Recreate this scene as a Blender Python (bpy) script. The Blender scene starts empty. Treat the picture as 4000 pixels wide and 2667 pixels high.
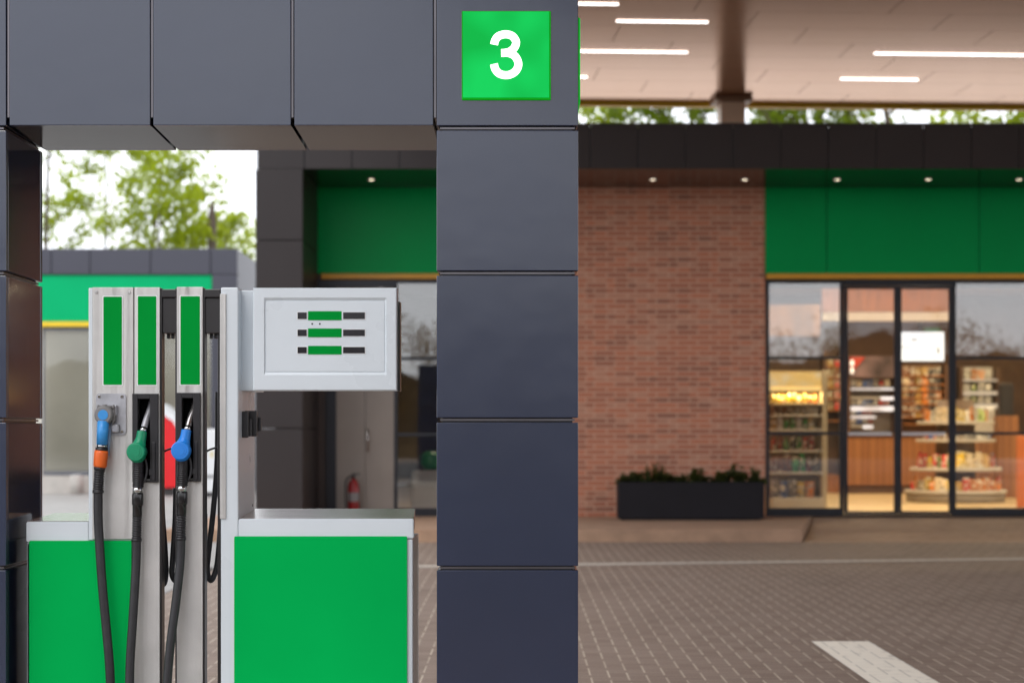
import bpy, bmesh, math, random
from mathutils import Vector, Matrix
R = math.radians
random.seed(7)
SC = bpy.context.scene
COL = SC.collection

# ------------------------------------------------------------------ placing
# the photograph was measured on a 2352 px wide copy; these turn a measured
# point at a known distance into metres (camera 1.3 m above the paving)
S, VPX, HY, F, CZ = 4000/2352, 2015.0, 1690.0, 7124.0, 1.3
def X(u, Y): return (u*S-VPX)*Y/F
def Zv(v, Y): return CZ+(HY-v*S)*Y/F
def gy(v): return CZ*F/(v*S-HY)             # distance of a point of the paving

# ------------------------------------------------------------------ materials
def nodes(m):
    m.use_nodes = True
    return m.node_tree.nodes, m.node_tree.links
def lin(c):
    return tuple(((x/255)/12.92 if x/255 <= .04045 else ((x/255+.055)/1.055)**2.4) for x in c)
MATS = {}
def mat(name, col, rough=.5, metal=0., var=.08, vscale=3., bump=0., bscale=60., coat=0., spec=.5, rvar=.1, stretch=None):
    if name in MATS: return MATS[name]
    m = bpy.data.materials.new(name); MATS[name] = m
    N, L = nodes(m); b = N['Principled BSDF']
    tc = N.new('ShaderNodeTexCoord'); src = tc.outputs['Object']
    if stretch:
        mp = N.new('ShaderNodeMapping'); mp.inputs['Scale'].default_value = stretch
        L.new(src, mp.inputs[0]); src = mp.outputs[0]
    nz = N.new('ShaderNodeTexNoise'); nz.inputs['Scale'].default_value = vscale; nz.inputs['Detail'].default_value = 6
    L.new(src, nz.inputs['Vector'])
    mx = N.new('ShaderNodeMix'); mx.data_type = 'RGBA'
    mx.inputs[6].default_value = (*[max(0, x*(1-var)) for x in col], 1)
    mx.inputs[7].default_value = (*[min(1, x*(1+var)) for x in col], 1)
    cr = N.new('ShaderNodeMapRange'); cr.inputs[1].default_value = .3; cr.inputs[2].default_value = .7
    L.new(nz.outputs[0], cr.inputs[0]); L.new(cr.outputs[0], mx.inputs[0])
    L.new(mx.outputs[2], b.inputs['Base Color'])
    rr = N.new('ShaderNodeMapRange'); rr.inputs[3].default_value = max(.02, rough-rvar*rough); rr.inputs[4].default_value = min(1, rough+rvar*rough)
    L.new(nz.outputs[0], rr.inputs[0]); L.new(rr.outputs[0], b.inputs['Roughness'])
    b.inputs['Metallic'].default_value = metal
    b.inputs['Specular IOR Level'].default_value = spec
    if coat:
        b.inputs['Coat Weight'].default_value = coat; b.inputs['Coat Roughness'].default_value = .06
    if bump:
        n2 = N.new('ShaderNodeTexNoise'); n2.inputs['Scale'].default_value = bscale; n2.inputs['Detail'].default_value = 3
        L.new(src, n2.inputs['Vector'])
        bp = N.new('ShaderNodeBump'); bp.inputs['Strength'].default_value = bump; bp.inputs['Distance'].default_value = .01
        L.new(n2.outputs[0], bp.inputs['Height']); L.new(bp.outputs[0], b.inputs['Normal'])
    return m
def emit(name, col, strength, mottle=0., mscale=3., col2=None):
    if name in MATS: return MATS[name]
    m = bpy.data.materials.new(name); MATS[name] = m
    N, L = nodes(m); b = N['Principled BSDF']
    b.inputs['Base Color'].default_value = (*[x*.5 for x in col], 1)
    b.inputs['Roughness'].default_value = .5; b.inputs['Specular IOR Level'].default_value = .1
    b.inputs['Emission Color'].default_value = (*col, 1)
    b.inputs['Emission Strength'].default_value = strength
    if mottle:
        tc = N.new('ShaderNodeTexCoord'); nz = N.new('ShaderNodeTexNoise'); nz.inputs['Scale'].default_value = mscale; nz.inputs['Detail'].default_value = 1
        L.new(tc.outputs['Object'], nz.inputs['Vector'])
        mx = N.new('ShaderNodeMix'); mx.data_type = 'RGBA'
        mx.inputs[6].default_value = (*col, 1); mx.inputs[7].default_value = (*(col2 or col), 1)
        mr = N.new('ShaderNodeMapRange'); mr.inputs[1].default_value = .38; mr.inputs[2].default_value = .62
        L.new(nz.outputs[0], mr.inputs[0]); L.new(mr.outputs[0], mx.inputs[0])
        L.new(mx.outputs[2], b.inputs['Emission Color'])
    return m
def glass(name, tint=(.9, .92, .92), refl=.16):
    m = bpy.data.materials.new(name); MATS[name] = m
    N, L = nodes(m); N.remove(N['Principled BSDF'])
    out = N['Material Output']
    t = N.new('ShaderNodeBsdfTransparent'); t.inputs[0].default_value = (*tint, 1)
    g = N.new('ShaderNodeBsdfGlossy'); g.inputs['Roughness'].default_value = .015
    fr = N.new('ShaderNodeFresnel'); fr.inputs[0].default_value = 1.5
    ad = N.new('ShaderNodeMath'); ad.operation = 'ADD'; ad.inputs[1].default_value = refl-.04; ad.use_clamp = True
    L.new(fr.outputs[0], ad.inputs[0])
    nz = N.new('ShaderNodeTexNoise'); nz.inputs['Scale'].default_value = 1.3
    bp = N.new('ShaderNodeBump'); bp.inputs['Strength'].default_value = .02; bp.inputs['Distance'].default_value = .05
    L.new(nz.outputs[0], bp.inputs['Height']); L.new(bp.outputs[0], g.inputs['Normal'])
    mx = N.new('ShaderNodeMixShader')
    L.new(ad.outputs[0], mx.inputs[0]); L.new(t.outputs[0], mx.inputs[1]); L.new(g.outputs[0], mx.inputs[2])
    L.new(mx.outputs[0], out.inputs[0])
    return m

class NB:                                   # small math-node builder
    def __init__(s, m): s.N, s.L = nodes(m)
    def m(s, op, a, b=None, c=None):
        n = s.N.new('ShaderNodeMath'); n.operation = op
        for i, v in enumerate((a, b, c)):
            if v is None: continue
            if isinstance(v, (int, float)): n.inputs[i].default_value = v
            else: s.L.new(v, n.inputs[i])
        return n.outputs[0]
    def mix(s, f, a, b):
        n = s.N.new('ShaderNodeMix'); n.data_type = 'RGBA'
        for i, v in ((0, f), (6, a), (7, b)):
            if isinstance(v, (int, float)): n.inputs[i].default_value = v
            elif isinstance(v, tuple): n.inputs[i].default_value = (*v, 1)
            else: s.L.new(v, n.inputs[i])
        return n.outputs[2]
    def noise(s, vec, scale, det=5):
        n = s.N.new('ShaderNodeTexNoise'); n.inputs['Scale'].default_value = scale; n.inputs['Detail'].default_value = det
        s.L.new(vec, n.inputs['Vector']); return n.outputs[0]
    def rng(s, v, a, b, c=0., d=1.):
        n = s.N.new('ShaderNodeMapRange'); s.L.new(v, n.inputs[0])
        for i, q in enumerate((a, b, c, d)): n.inputs[i+1].default_value = q
        return n.outputs[0]

def paver_mat(name, base_a, base_b, joint, paint=None, jw=.05):
    m = bpy.data.materials.new(name); MATS[name] = m
    q = NB(m); b = q.N['Principled BSDF']
    tc = q.N.new('ShaderNodeTexCoord'); obj = tc.outputs['Object']
    sp = q.N.new('ShaderNodeSeparateXYZ'); q.L.new(obj, sp.inputs[0])
    sx = q.m('MULTIPLY', sp.outputs[0], 10.); sy = q.m('MULTIPLY', sp.outputs[1], 10.)
    i, j = q.m('FLOOR', sx), q.m('FLOOR', sy)
    fx, fy = q.m('SUBTRACT', sx, i), q.m('SUBTRACT', sy, j)
    k = q.m('FLOORED_MODULO', q.m('ADD', i, j), 4.)
    is_ = lambda n: q.m('COMPARE', k, float(n), .1)
    inv = lambda a: q.m('SUBTRACT', 1., a)
    lt = lambda a, w: q.m('LESS_THAN', a, w)
    gt = lambda a, w: q.m('GREATER_THAN', a, w)
    left = q.m('MULTIPLY', lt(fx, jw), inv(is_(1))); right = q.m('MULTIPLY', gt(fx, 1-jw), inv(is_(0)))
    bot = q.m('MULTIPLY', lt(fy, jw), inv(is_(3))); top = q.m('MULTIPLY', gt(fy, 1-jw), inv(is_(2)))
    jt = q.m('MAXIMUM', q.m('MAXIMUM', left, right), q.m('MULTIPLY', q.m('MAXIMUM', bot, top), .45))
    ox = q.m('SUBTRACT', i, is_(1)); oy = q.m('SUBTRACT', j, is_(3))
    cv = q.N.new('ShaderNodeCombineXYZ'); q.L.new(ox, cv.inputs[0]); q.L.new(oy, cv.inputs[1])
    wn = q.N.new('ShaderNodeTexWhiteNoise'); wn.noise_dimensions = '2D'; q.L.new(cv.outputs[0], wn.inputs['Vector'])
    big = q.noise(obj, .35, 4); fine = q.noise(obj, 90, 3)
    col = q.mix(q.m('MULTIPLY_ADD', wn.outputs[0], .6, q.m('MULTIPLY', q.rng(big, .3, .7), .4)), base_a, base_b)
    col = q.mix(q.m('MULTIPLY', q.rng(fine, .35, .75), .25), col, tuple(x*.55 for x in base_a))
    # joints are sanded unevenly
    jv = q.m('MULTIPLY', jt, q.rng(q.noise(obj, 1.7, 3), .2, .6, .45, 1.))
    if paint:
        col = q.mix(q.m('MULTIPLY', jv, .55), q.mix(q.rng(q.noise(obj, 9, 6), 0.58, .72, 0, .5), paint, col), tuple(x*.35 for x in paint))
    else:
        col = q.mix(jv, col, joint)
        st = q.rng(q.noise(obj, .9, 6), .56, .72, 0, .3)
        col = q.mix(st, col, tuple(x*.5 for x in base_a))
    q.L.new(col, b.inputs['Base Color'])
    q.L.new(q.rng(fine, .3, .7, .6, .85), b.inputs['Roughness'])
    b.inputs['Specular IOR Level'].default_value = .35
    bp = q.N.new('ShaderNodeBump'); bp.inputs['Strength'].default_value = .5; bp.inputs['Distance'].default_value = .004
    q.L.new(q.m('ADD', q.m('MULTIPLY', jt, -1.), q.m('MULTIPLY', fine, .25)), bp.inputs['Height']); q.L.new(bp.outputs[0], b.inputs['Normal'])
    return m

def brick_mat():
    m = bpy.data.materials.new('brickwork'); MATS['brickwork'] = m
    q = NB(m); b = q.N['Principled BSDF']
    tc = q.N.new('ShaderNodeTexCoord'); sp = q.N.new('ShaderNodeSeparateXYZ'); q.L.new(tc.outputs['Object'], sp.inputs[0])
    cv = q.N.new('ShaderNodeCombineXYZ')
    q.L.new(q.m('ADD', sp.outputs[0], sp.outputs[1]), cv.inputs[0]); q.L.new(sp.outputs[2], cv.inputs[1])
    br = q.N.new('ShaderNodeTexBrick'); q.L.new(cv.outputs[0], br.inputs['Vector'])
    br.offset = .4; br.squash = 1
    for n_, v_ in (('Scale', 1.), ('Brick Width', .285), ('Row Height', .0715), ('Mortar Size', .009), ('Mortar Smooth', .2), ('Bias', -.1)): br.inputs[n_].default_value = v_
    br.inputs['Color1'].default_value = (.62, .205, .105, 1); br.inputs['Color2'].default_value = (.40, .135, .078, 1); br.inputs['Mortar'].default_value = (.72, .45, .32, 1)
    # per-brick pale and burnt ones
    row = q.m('FLOOR', q.m('DIVIDE', sp.outputs[2], .0715))
    off = q.m('MULTIPLY', q.m('FLOORED_MODULO', row, 2.), .4*.285)
    ci = q.m('FLOOR', q.m('DIVIDE', q.m('ADD', q.m('ADD', sp.outputs[0], sp.outputs[1]), off), .285))
    c2 = q.N.new('ShaderNodeCombineXYZ'); q.L.new(ci, c2.inputs[0]); q.L.new(row, c2.inputs[1])
    wn = q.N.new('ShaderNodeTexWhiteNoise'); wn.noise_dimensions = '2D'; q.L.new(c2.outputs[0], wn.inputs['Vector'])
    pale = q.m('GREATER_THAN', wn.outputs[0], .78); burnt = q.m('LESS_THAN', wn.outputs[0], .16)
    brick = q.m('SUBTRACT', 1., br.outputs['Fac'])
    col = q.mix(q.m('MULTIPLY', q.m('MULTIPLY', pale, brick), .55), br.outputs['Color'], (.62, .33, .22))
    col = q.mix(q.m('MULTIPLY', q.m('MULTIPLY', burnt, brick), .35), col, (.09, .05, .045))
    col = q.mix(q.m('MULTIPLY', q.noise(tc.outputs['Object'], 22, 5), .35), col, (.42, .25, .18))
    q.L.new(col, b.inputs['Base Color']); b.inputs['Roughness'].default_value = .8
    bp = q.N.new('ShaderNodeBump'); bp.inputs['Strength'].default_value = .6; bp.inputs['Distance'].default_value = .008
    q.L.new(q.m('ADD', brick, q.m('MULTIPLY', q.noise(tc.outputs['Object'], 60, 4), .3)), bp.inputs['Height']); q.L.new(bp.outputs[0], b.inputs['Normal'])
    return m

def slat_wood_mat(name, a, b_, pitch):
    m = bpy.data.materials.new(name); MATS[name] = m
    q = NB(m); b = q.N['Principled BSDF']
    tc = q.N.new('ShaderNodeTexCoord'); sp = q.N.new('ShaderNodeSeparateXYZ'); q.L.new(tc.outputs['Object'], sp.inputs[0])
    sx = q.m('DIVIDE', sp.outputs[0], pitch); i = q.m('FLOOR', sx)
    wn = q.N.new('ShaderNodeTexWhiteNoise'); wn.noise_dimensions = '1D'; q.L.new(i, wn.inputs['W'])
    mp = q.N.new('ShaderNodeMapping'); mp.inputs['Scale'].default_value = (25, 25, 1.5); q.L.new(tc.outputs['Object'], mp.inputs[0])
    gr = q.noise(mp.outputs[0], 1., 6)
    col = q.mix(q.m('MULTIPLY_ADD', wn.outputs[0], .6, q.m('MULTIPLY', gr, .4)), a, b_)
    seam = q.m('LESS_THAN', q.m('SUBTRACT', sx, i), .07)
    col = q.mix(seam, col, tuple(x*.25 for x in a))
    q.L.new(col, b.inputs['Base Color']); b.inputs['Roughness'].default_value = .45
    return m

def embossed_steel():
    m = bpy.data.materials.new('embossed_steel'); MATS['embossed_steel'] = m
    q = NB(m); b = q.N['Principled BSDF']
    tc = q.N.new('ShaderNodeTexCoord'); sp = q.N.new('ShaderNodeSeparateXYZ'); q.L.new(tc.outputs['Object'], sp.inputs[0])
    pt = .0046
    sx = q.m('SINE', q.m('MULTIPLY', sp.outputs[0], 2*math.pi/pt)); sz = q.m('SINE', q.m('MULTIPLY', sp.outputs[2], 2*math.pi/pt))
    h = q.m('MULTIPLY', sx, sz)
    n = q.noise(tc.outputs['Object'], 6, 5)
    col = q.mix(q.rng(n, .3, .7), (.56, .545, .525), (.67, .65, .625))
    col = q.mix(q.m('MULTIPLY', q.rng(h, -.6, .2, 1, 0), .35), col, (.26, .245, .235))
    q.L.new(col, b.inputs['Base Color'])
    b.inputs['Metallic'].default_value = .85; b.inputs['Roughness'].default_value = .3
    bp = q.N.new('ShaderNodeBump'); bp.inputs['Strength'].default_value = .35; bp.inputs['Distance'].default_value = .001
    mpw = q.N.new('ShaderNodeMapping'); mpw.inputs['Scale'].default_value = (16, 16, .6); q.L.new(tc.outputs['Object'], mpw.inputs[0])
    bw = q.N.new('ShaderNodeBump'); bw.inputs['Strength'].default_value = 1.; bw.inputs['Distance'].default_value = .012; q.L.new(q.noise(mpw.outputs[0], 1., 2), bw.inputs['Height']); q.L.new(bw.outputs[0], bp.inputs['Normal'])
    q.L.new(h, bp.inputs['Height']); q.L.new(bp.outputs[0], b.inputs['Normal'])
    return m

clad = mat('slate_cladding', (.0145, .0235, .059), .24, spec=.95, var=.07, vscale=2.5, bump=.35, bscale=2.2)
clad_gl = mat('shaded_gloss_cladding', (.0145, .019, .038), .09, spec=.6, var=.07, vscale=2.5, bump=.05, bscale=2.2)  # same paint as the front, brown shade of the sides put into colour
clad_un = mat('shaded_underside_cladding', (.0145, .014, .018), .12, spec=.15, var=.07, vscale=2.5, bump=.05, bscale=2.2)  # same paint again, colour darkened for the shade under the beam
clad_in = mat('cladding_joint', (.035, .036, .042), .25, metal=.6)
clad_dk = mat('shop_cladding', (.034, .027, .027), .42, metal=.1, var=.1, vscale=1., spec=.35)
joint_m = mat('joint_metal', (.16, .15, .16), .3, metal=.8, var=.2)
soffit_m = mat('gloss_soffit', (.012, .008, .007), .16, var=.1, spec=.18)
white = mat('white_enamel', (.72, .775, .82), .28, var=.02, vscale=4, coat=.15)
steel = mat('brushed_steel', (.56, .53, .52), .2, metal=.9, var=.1, vscale=2, stretch=(1, 14, 14))
ems = embossed_steel()
green_p = mat('green_panel', (.0005, .455, .09), .45, spec=.03, var=.05, vscale=2.2)
green_s = mat('green_sticker', (.0005, .31, .04), .45, spec=.03, var=.05)
border = mat('white_vinyl', (.82, .83, .84), .4, var=.02)
blk = mat('black_plastic', (.016, .014, .017), .38, var=.2, vscale=20, bump=.05, bscale=500)
blk_m = mat('black_steel', (.02, .017, .018), .3, var=.2)
rubber = mat('black_rubber', (.022, .021, .024), .45, var=.25, vscale=30)
chrome = mat('chrome', (.66, .66, .66), .14, metal=1., var=.08, vscale=20)
alu = mat('cast_aluminium', (.44, .44, .47), .45, metal=.55, var=.15, vscale=30, bump=.1, bscale=260)
grey_pl = mat('grey_plastic', (.22, .21, .21), .5, var=.1, vscale=40)
blue_g = mat('blue_guard', (.02, .24, .78), .38, var=.06, vscale=30)
blue_s = mat('blue_sleeve', (.045, .31, .74), .35, var=.05)
green_g = mat('green_guard', (.003, .28, .13), .38, var=.06, vscale=30)
orange = mat('orange_sleeve', (.85, .15, .02), .4, var=.05)
fascia_g = mat('green_fascia', (.0008, .36, .088), .3, var=.06, vscale=.8, spec=.08)
fascia_b = mat('bright_green_fascia', (.0005, .42, .15), .4, spec=.1, var=.05, vscale=.8)
yellow = mat('yellow_trim', (.72, .36, .03), .4, var=.05)
yellow_b = mat('bright_yellow_trim', (.85, .58, .02), .4, var=.05)
frame_m = mat('dark_frame', (.022, .024, .032), .35, metal=.3, var=.1)
beige_d = mat('beige_door', (.30, .26, .23), .5, var=.06, vscale=2)
concrete = mat('concrete_kerb', (.42, .27, .18), .85, var=.15, vscale=5, bump=.3, bscale=40)
conc_lt = mat('pale_concrete', (.5, .47, .43), .85, var=.12, vscale=5, bump=.3, bscale=40)
planter_m = mat('planter_fibre', (.014, .013, .017), .7, spec=.25, var=.15)
soil = mat('soil', (.03, .02, .014), .95, bump=.6)
ceil_m = mat('canopy_panel', (.44, .205, .095), .2, metal=.75, var=.06, vscale=.5)
col_m = mat('canopy_column', (.88, .66, .48), .4, var=.05)
roof_m = mat('roof_ceiling_bounce', (.86, .77, .68), .7, var=.12)
red = mat('red_paint', (.75, .006, .012), .35, var=.05)
red_d = mat('dark_red_paint', (.26, .007, .008), .3, var=.05)
bark = mat('bark', (.10, .075, .055), .9, var=.3, vscale=14, bump=.5)
floor_m = mat('shop_floor', (.62, .47, .27), .35, var=.06, vscale=1.5)
wallint = mat('shop_inner_wall', (.12, .06, .035), .6, var=.15)
cream = mat('cream_shelf', (.60, .52, .38), .5)
shelf_w = mat('white_shelf', (.60, .57, .53), .4)
wood_d = slat_wood_mat('slat_wood', (.26, .10, .035), (.40, .17, .06), .14)
wood_p = mat('wood_panel', (.33, .115, .024), .5, var=.25, vscale=3, stretch=(6, 6, 1))
brick = brick_mat()
gl_shop = glass('shop_glass', (.95, .95, .93), .145)
gl_door = glass('door_glass', (.97, .96, .95), .045)
gl_annex = glass('annex_glass', (.94, .94, .92), .045)
def leafmat(name, a, b_):
    m = bpy.data.materials.new(name); MATS[name] = m
    q = NB(m); b = q.N['Principled BSDF']
    tc = q.N.new('ShaderNodeTexCoord'); n = q.noise(tc.outputs['Object'], .9, 3); n2 = q.noise(tc.outputs['Object'], 7, 2)
    q.L.new(q.mix(q.m('MULTIPLY_ADD', q.rng(n, .35, .65), .6, q.m('MULTIPLY', n2, .4)), a, b_), b.inputs['Base Color'])
    b.inputs['Roughness'].default_value = .55
    tr = q.N.new('ShaderNodeBsdfTranslucent'); tr.inputs[0].default_value = (*[min(1, x*1.7) for x in b_], 1)
    ms = q.N.new('ShaderNodeMixShader'); ms.inputs[0].default_value = .6
    q.L.new(b.outputs[0], ms.inputs[1]); q.L.new(tr.outputs[0], ms.inputs[2]); q.L.new(ms.outputs[0], q.N['Material Output'].inputs[0])
    return m
leaf_y = leafmat('spring_leaf', (.14, .19, .008), (.28, .34, .012))
leaf_d = leafmat('deep_leaf', (.08, .14, .010), (.18, .24, .014))
leaf_b = leafmat('brown_leaf', (.09, .065, .022), (.19, .12, .045))
leaf_p = leafmat('planter_leaf', (.02, .035, .006), (.06, .08, .012))

# ------------------------------------------------------------------ mesh builder
class MB:
    def __init__(s): s.bm = bmesh.new(); s.mats = []
    def _slot(s, m):
        if m not in s.mats: s.mats.append(m)
        return s.mats.index(m)
    def box(s, x0, x1, y0, y1, z0, z1, bev=0., seg=2):
        x0, x1 = min(x0, x1), max(x0, x1); y0, y1 = min(y0, y1), max(y0, y1); z0, z1 = min(z0, z1), max(z0, z1)
        t = bmesh.new(); bmesh.ops.create_cube(t, size=1)
        for v in t.verts: v.co = Vector(((v.co.x+.5)*(x1-x0)+x0, (v.co.y+.5)*(y1-y0)+y0, (v.co.z+.5)*(z1-z0)+z0))
        if bev: bmesh.ops.bevel(t, geom=t.edges[:], offset=bev, segments=seg, affect='EDGES', profile=.5)
        s._add(t); return s
    def _add(s, t):
        me = bpy.data.meshes.new('t'); t.to_mesh(me); t.free(); s.bm.from_mesh(me); bpy.data.meshes.remove(me)
    def poly(s, pts, y0=None, y1=None, ext=None):
        """closed outline of 3-D points pushed along ext"""
        e = Vector(ext); n = len(pts)
        a = [s.bm.verts.new(p) for p in pts]; b = [s.bm.verts.new(Vector(p)+e) for p in pts]
        s.bm.faces.new(a[::-1]); s.bm.faces.new(b)
        for i in range(n): s.bm.faces.new((a[i], a[(i+1) % n], b[(i+1) % n], b[i]))
        return s
    def quad(s, pts): s.bm.faces.new([s.bm.verts.new(p) for p in pts]); return s
    def tube(s, pts, rad, seg=12, cap=True, smooth_n=0):
        pts = [Vector(p) for p in pts]
        if not isinstance(rad, (list, tuple)): rad = [rad]*len(pts)
        if smooth_n: pts, rad = catmull(pts, rad, smooth_n)
        rings = []; prev = None
        for i, p in enumerate(pts):
            d = (pts[min(i+1, len(pts)-1)]-pts[max(i-1, 0)]).normalized()
            if prev is None:
                a = Vector((1, 0, 0)) if abs(d.x) < .9 else Vector((0, 1, 0))
                nx = d.cross(a).normalized()
            else: nx = (prev-d*prev.dot(d)).normalized()
            prev = nx; ny = d.cross(nx)
            rings.append([s.bm.verts.new(p+(nx*math.cos(t)+ny*math.sin(t))*rad[i]) for t in [2*math.pi*k/seg for k in range(seg)]])
        for a, b in zip(rings, rings[1:]):
            for k in range(seg):
                f = s.bm.faces.new((a[k], a[(k+1) % seg], b[(k+1) % seg], b[k])); f.smooth = True
        if cap: s.bm.faces.new(rings[0][::-1]); s.bm.faces.new(rings[-1])
        return s
    def disc(s, c, r, th, axis=(0, -1, 0), seg=28, bev=0.):
        c = Vector(c); ax = Vector(axis).normalized()
        ps, rs = [c, c+ax*(th-bev)], [r, r]
        if bev: ps.append(c+ax*th); rs.append(r-bev)
        return s.tube(ps, rs, seg)
    def build(s, name, m, parent=None, L=None, smooth=False):
        bmesh.ops.recalc_face_normals(s.bm, faces=s.bm.faces[:])
        if L is not None:
            for v in s.bm.verts: v.co -= Vector(L)
        me = bpy.data.meshes.new(name); s.bm.to_mesh(me); s.bm.free()
        me.materials.append(m)
        if smooth:
            for p in me.polygons: p.use_smooth = True
        o = bpy.data.objects.new(name, me); COL.objects.link(o)
        if parent: o.parent = parent
        return o
def catmull(pts, rad, n):
    P, Q = [], []
    for i in range(len(pts)-1):
        p0, p1, p2, p3 = pts[max(i-1, 0)], pts[i], pts[i+1], pts[min(i+2, len(pts)-1)]
        for k in range(n):
            t = k/n
            P.append(.5*((2*p1)+(p2-p0)*t+(2*p0-5*p1+4*p2-p3)*t*t+(3*p1-p0-3*p2+p3)*t**3)); Q.append(rad[i]*(1-t)+rad[i+1]*t)
    return P+[pts[-1]], Q+[rad[-1]]
def tag(o, label=None, cat=None, group=None, kind=None):
    if label: o['label'] = label
    if cat: o['category'] = cat
    if group: o['group'] = group
    if kind: o['kind'] = kind
    return o
def thing(name, label, cat, loc, group=None):
    o = bpy.data.objects.new(name, None); COL.objects.link(o); o.location = loc; o.empty_display_size = .2
    return tag(o, label, cat, group)
def structure(o): o['kind'] = 'structure'; return o
def rrect(x0, x1, z0, z1, r, n=5):
    pts = []
    for cx, cz, a0 in ((x1-r, z1-r, 0), (x0+r, z1-r, 90), (x0+r, z0+r, 180), (x1-r, z0+r, 270)):
        for k in range(n+1):
            a = R(a0+90*k/n); pts.append((cx+r*math.cos(a), cz+r*math.sin(a)))
    return pts
def plate(mb, x0, x1, z0, z1, y, th, r):    # rounded plate facing the camera, front face at y
    return mb.poly([(a, y, b) for a, b in rrect(x0, x1, z0, z1, r)], ext=(0, th, 0))

# ------------------------------------------------------------------ ground
g = bmesh.new()
for a in ((-250, -250, 0), (250, -250, 0), (250, 350, 0), (-250, 350, 0)): g.verts.new(a)
g.faces.new(g.verts[:])
me = bpy.data.meshes.new('paving'); g.to_mesh(me); g.free()
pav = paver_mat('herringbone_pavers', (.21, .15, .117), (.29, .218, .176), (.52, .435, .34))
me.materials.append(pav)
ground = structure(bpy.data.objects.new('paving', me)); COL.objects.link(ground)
daylight_pav = paver_mat('daylight_tinted_pavers', (.30, .288, .278), (.40, .383, .368), (.50, .46, .41))
mb = MB(); mb.quad([(-60, 2, .004), (-2.62, 2, .004), (-3.6, 60, .004), (-60, 60, .004)]); structure(mb.build('daylight_tinted_paving', daylight_pav))  # same pavers beyond the canopy; brighter daylight put into their colour
# painted marks
paint_m = paver_mat('painted_pavers', (.2, .17, .15), (.26, .23, .2), (.4, .36, .3), paint=(.90, .83, .71))
def gp(u, v, z=.004): Y = gy(v); return Vector((X(u, Y), Y, z))
a, b = gp(1000, 1303), gp(2352, 1286); d = (b-a).normalized(); n_ = Vector((-d.y, d.x, 0))
mb = MB(); w = .30
mb.quad([a-d*8, b+d*12, b+d*12+n_*w, a-d*8+n_*w]); structure(mb.build('road_line', paver_mat('worn_paint', (.2, .17, .15), (.26, .23, .2), (.4, .36, .3), paint=(.56, .50, .43))))
c0, c1 = gp(1863, 1473), gp(1996, 1473); x0, x1, yy = c0.x, c1.x, c0.y
mb = MB(); mb.quad([(x0, 5.2, .004), (x1, 5.2, .004), (x1, yy, .004), (x0, yy, .004)]); structure(mb.build('parking_stripe', paint_m))
added_asph = mat('added_asphalt', (.05, .05, .052), .85, var=.3, vscale=6, bump=.4, bscale=150)
mb = MB(); mb.quad([(-250, -30, .004), (250, -30, .004), (250, -.6, .004), (-250, -.6, .004)]); structure(mb.build('added_road', added_asph))  # unseen dark strip added behind the camera to darken reflections
# raised pavement in front of the shop and the ramp to its doors
KY, KZ, WY = 21.7, .15, 25.1
xr0, xr1 = X(1842, KY), X(1905, 24.3)
mb = MB()
mb.poly([(-4.2, KY, -.02), (xr0, KY, -.02), (xr1, 25.6, -.02), (-4.2, 25.6, -.02)], ext=(0, 0, KZ+.02))
bmesh.ops.bevel(mb.bm, geom=[e for e in mb.bm.edges if all(v.co.z > .1 for v in e.verts)], offset=.015, segments=2, affect='EDGES')
structure(mb.build('pavement', concrete))
ramp_m = paver_mat('ramp_pavers', (.36, .23, .155), (.46, .31, .22), (.50, .37, .26))
mb = MB()
mb.poly([(xr0+.01, KY-.1, .005), (16, KY-.1, .005), (16, 25.5, .155), (xr1, 25.5, .155)], ext=(0, 0, -.02))
structure(mb.build('ramp', ramp_m))
mb = MB(); mb.box(-2.6, 1.2, 6.15, 7.45, -.02, .15, .02); structure(mb.build('pump_island', conc_lt))

# ------------------------------------------------------------------ clad portal over the pump
PY0, PY1 = 6.5, 7.0
portal = thing('pump_portal', 'slate grey clad portal framing the white and green fuel pump', 'portal', (0, 6.75, .15)); PL = portal.location
rows = [(-45, 289), (300, 622), (633, 959), (970, 1299), (1309, 1900)]
def vz(v): return max(.15, Zv(v, PY0))
def cassette_column(u0, u1, inner):
    xa, xb = X(u0, PY0), X(u1, PY0)
    core = MB(); core.box(xa+.02, xb-.02, PY0+.02, PY1-.02, .15, vz(-40)-.01)
    c = core.build('column', clad_in, portal, PL)
    for v0, v1 in rows:
        zt, zb = vz(v0), vz(v1)
        p = MB(); t = .028
        p.box(xa, xb, PY0, PY0+t, zb, zt, .0025)
        p.build('cladding_panel', clad, c, PL); p = MB(); p.box(xa, xb, PY1-t, PY1, zb, zt, .0025)
        p.build('cladding_panel', clad, c, PL); p = MB()
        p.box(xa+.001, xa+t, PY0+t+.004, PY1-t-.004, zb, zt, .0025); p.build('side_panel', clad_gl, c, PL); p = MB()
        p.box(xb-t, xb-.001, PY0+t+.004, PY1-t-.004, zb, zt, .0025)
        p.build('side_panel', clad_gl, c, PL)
        # thin bright joint strip under the panel
        j = MB(); j.box(xa+.012, xb-.012, PY0+.012, PY1-.012, zb-.011, zb-.004)
        if zb > .2: j.build('joint_strip', joint_m, c, PL)
    return c
cassette_column(1003, 1328, None)
cassette_column(-310, 14, None)
zb = Zv(288.5, PY0); zt = vz(-45)
core = MB(); core.box(X(13, PY0)-.015, X(1003, PY0)+.015, PY0+.025, PY1-.08, zb+.03, zt-.01)
beam = core.build('beam', clad_in, portal, PL)
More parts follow.
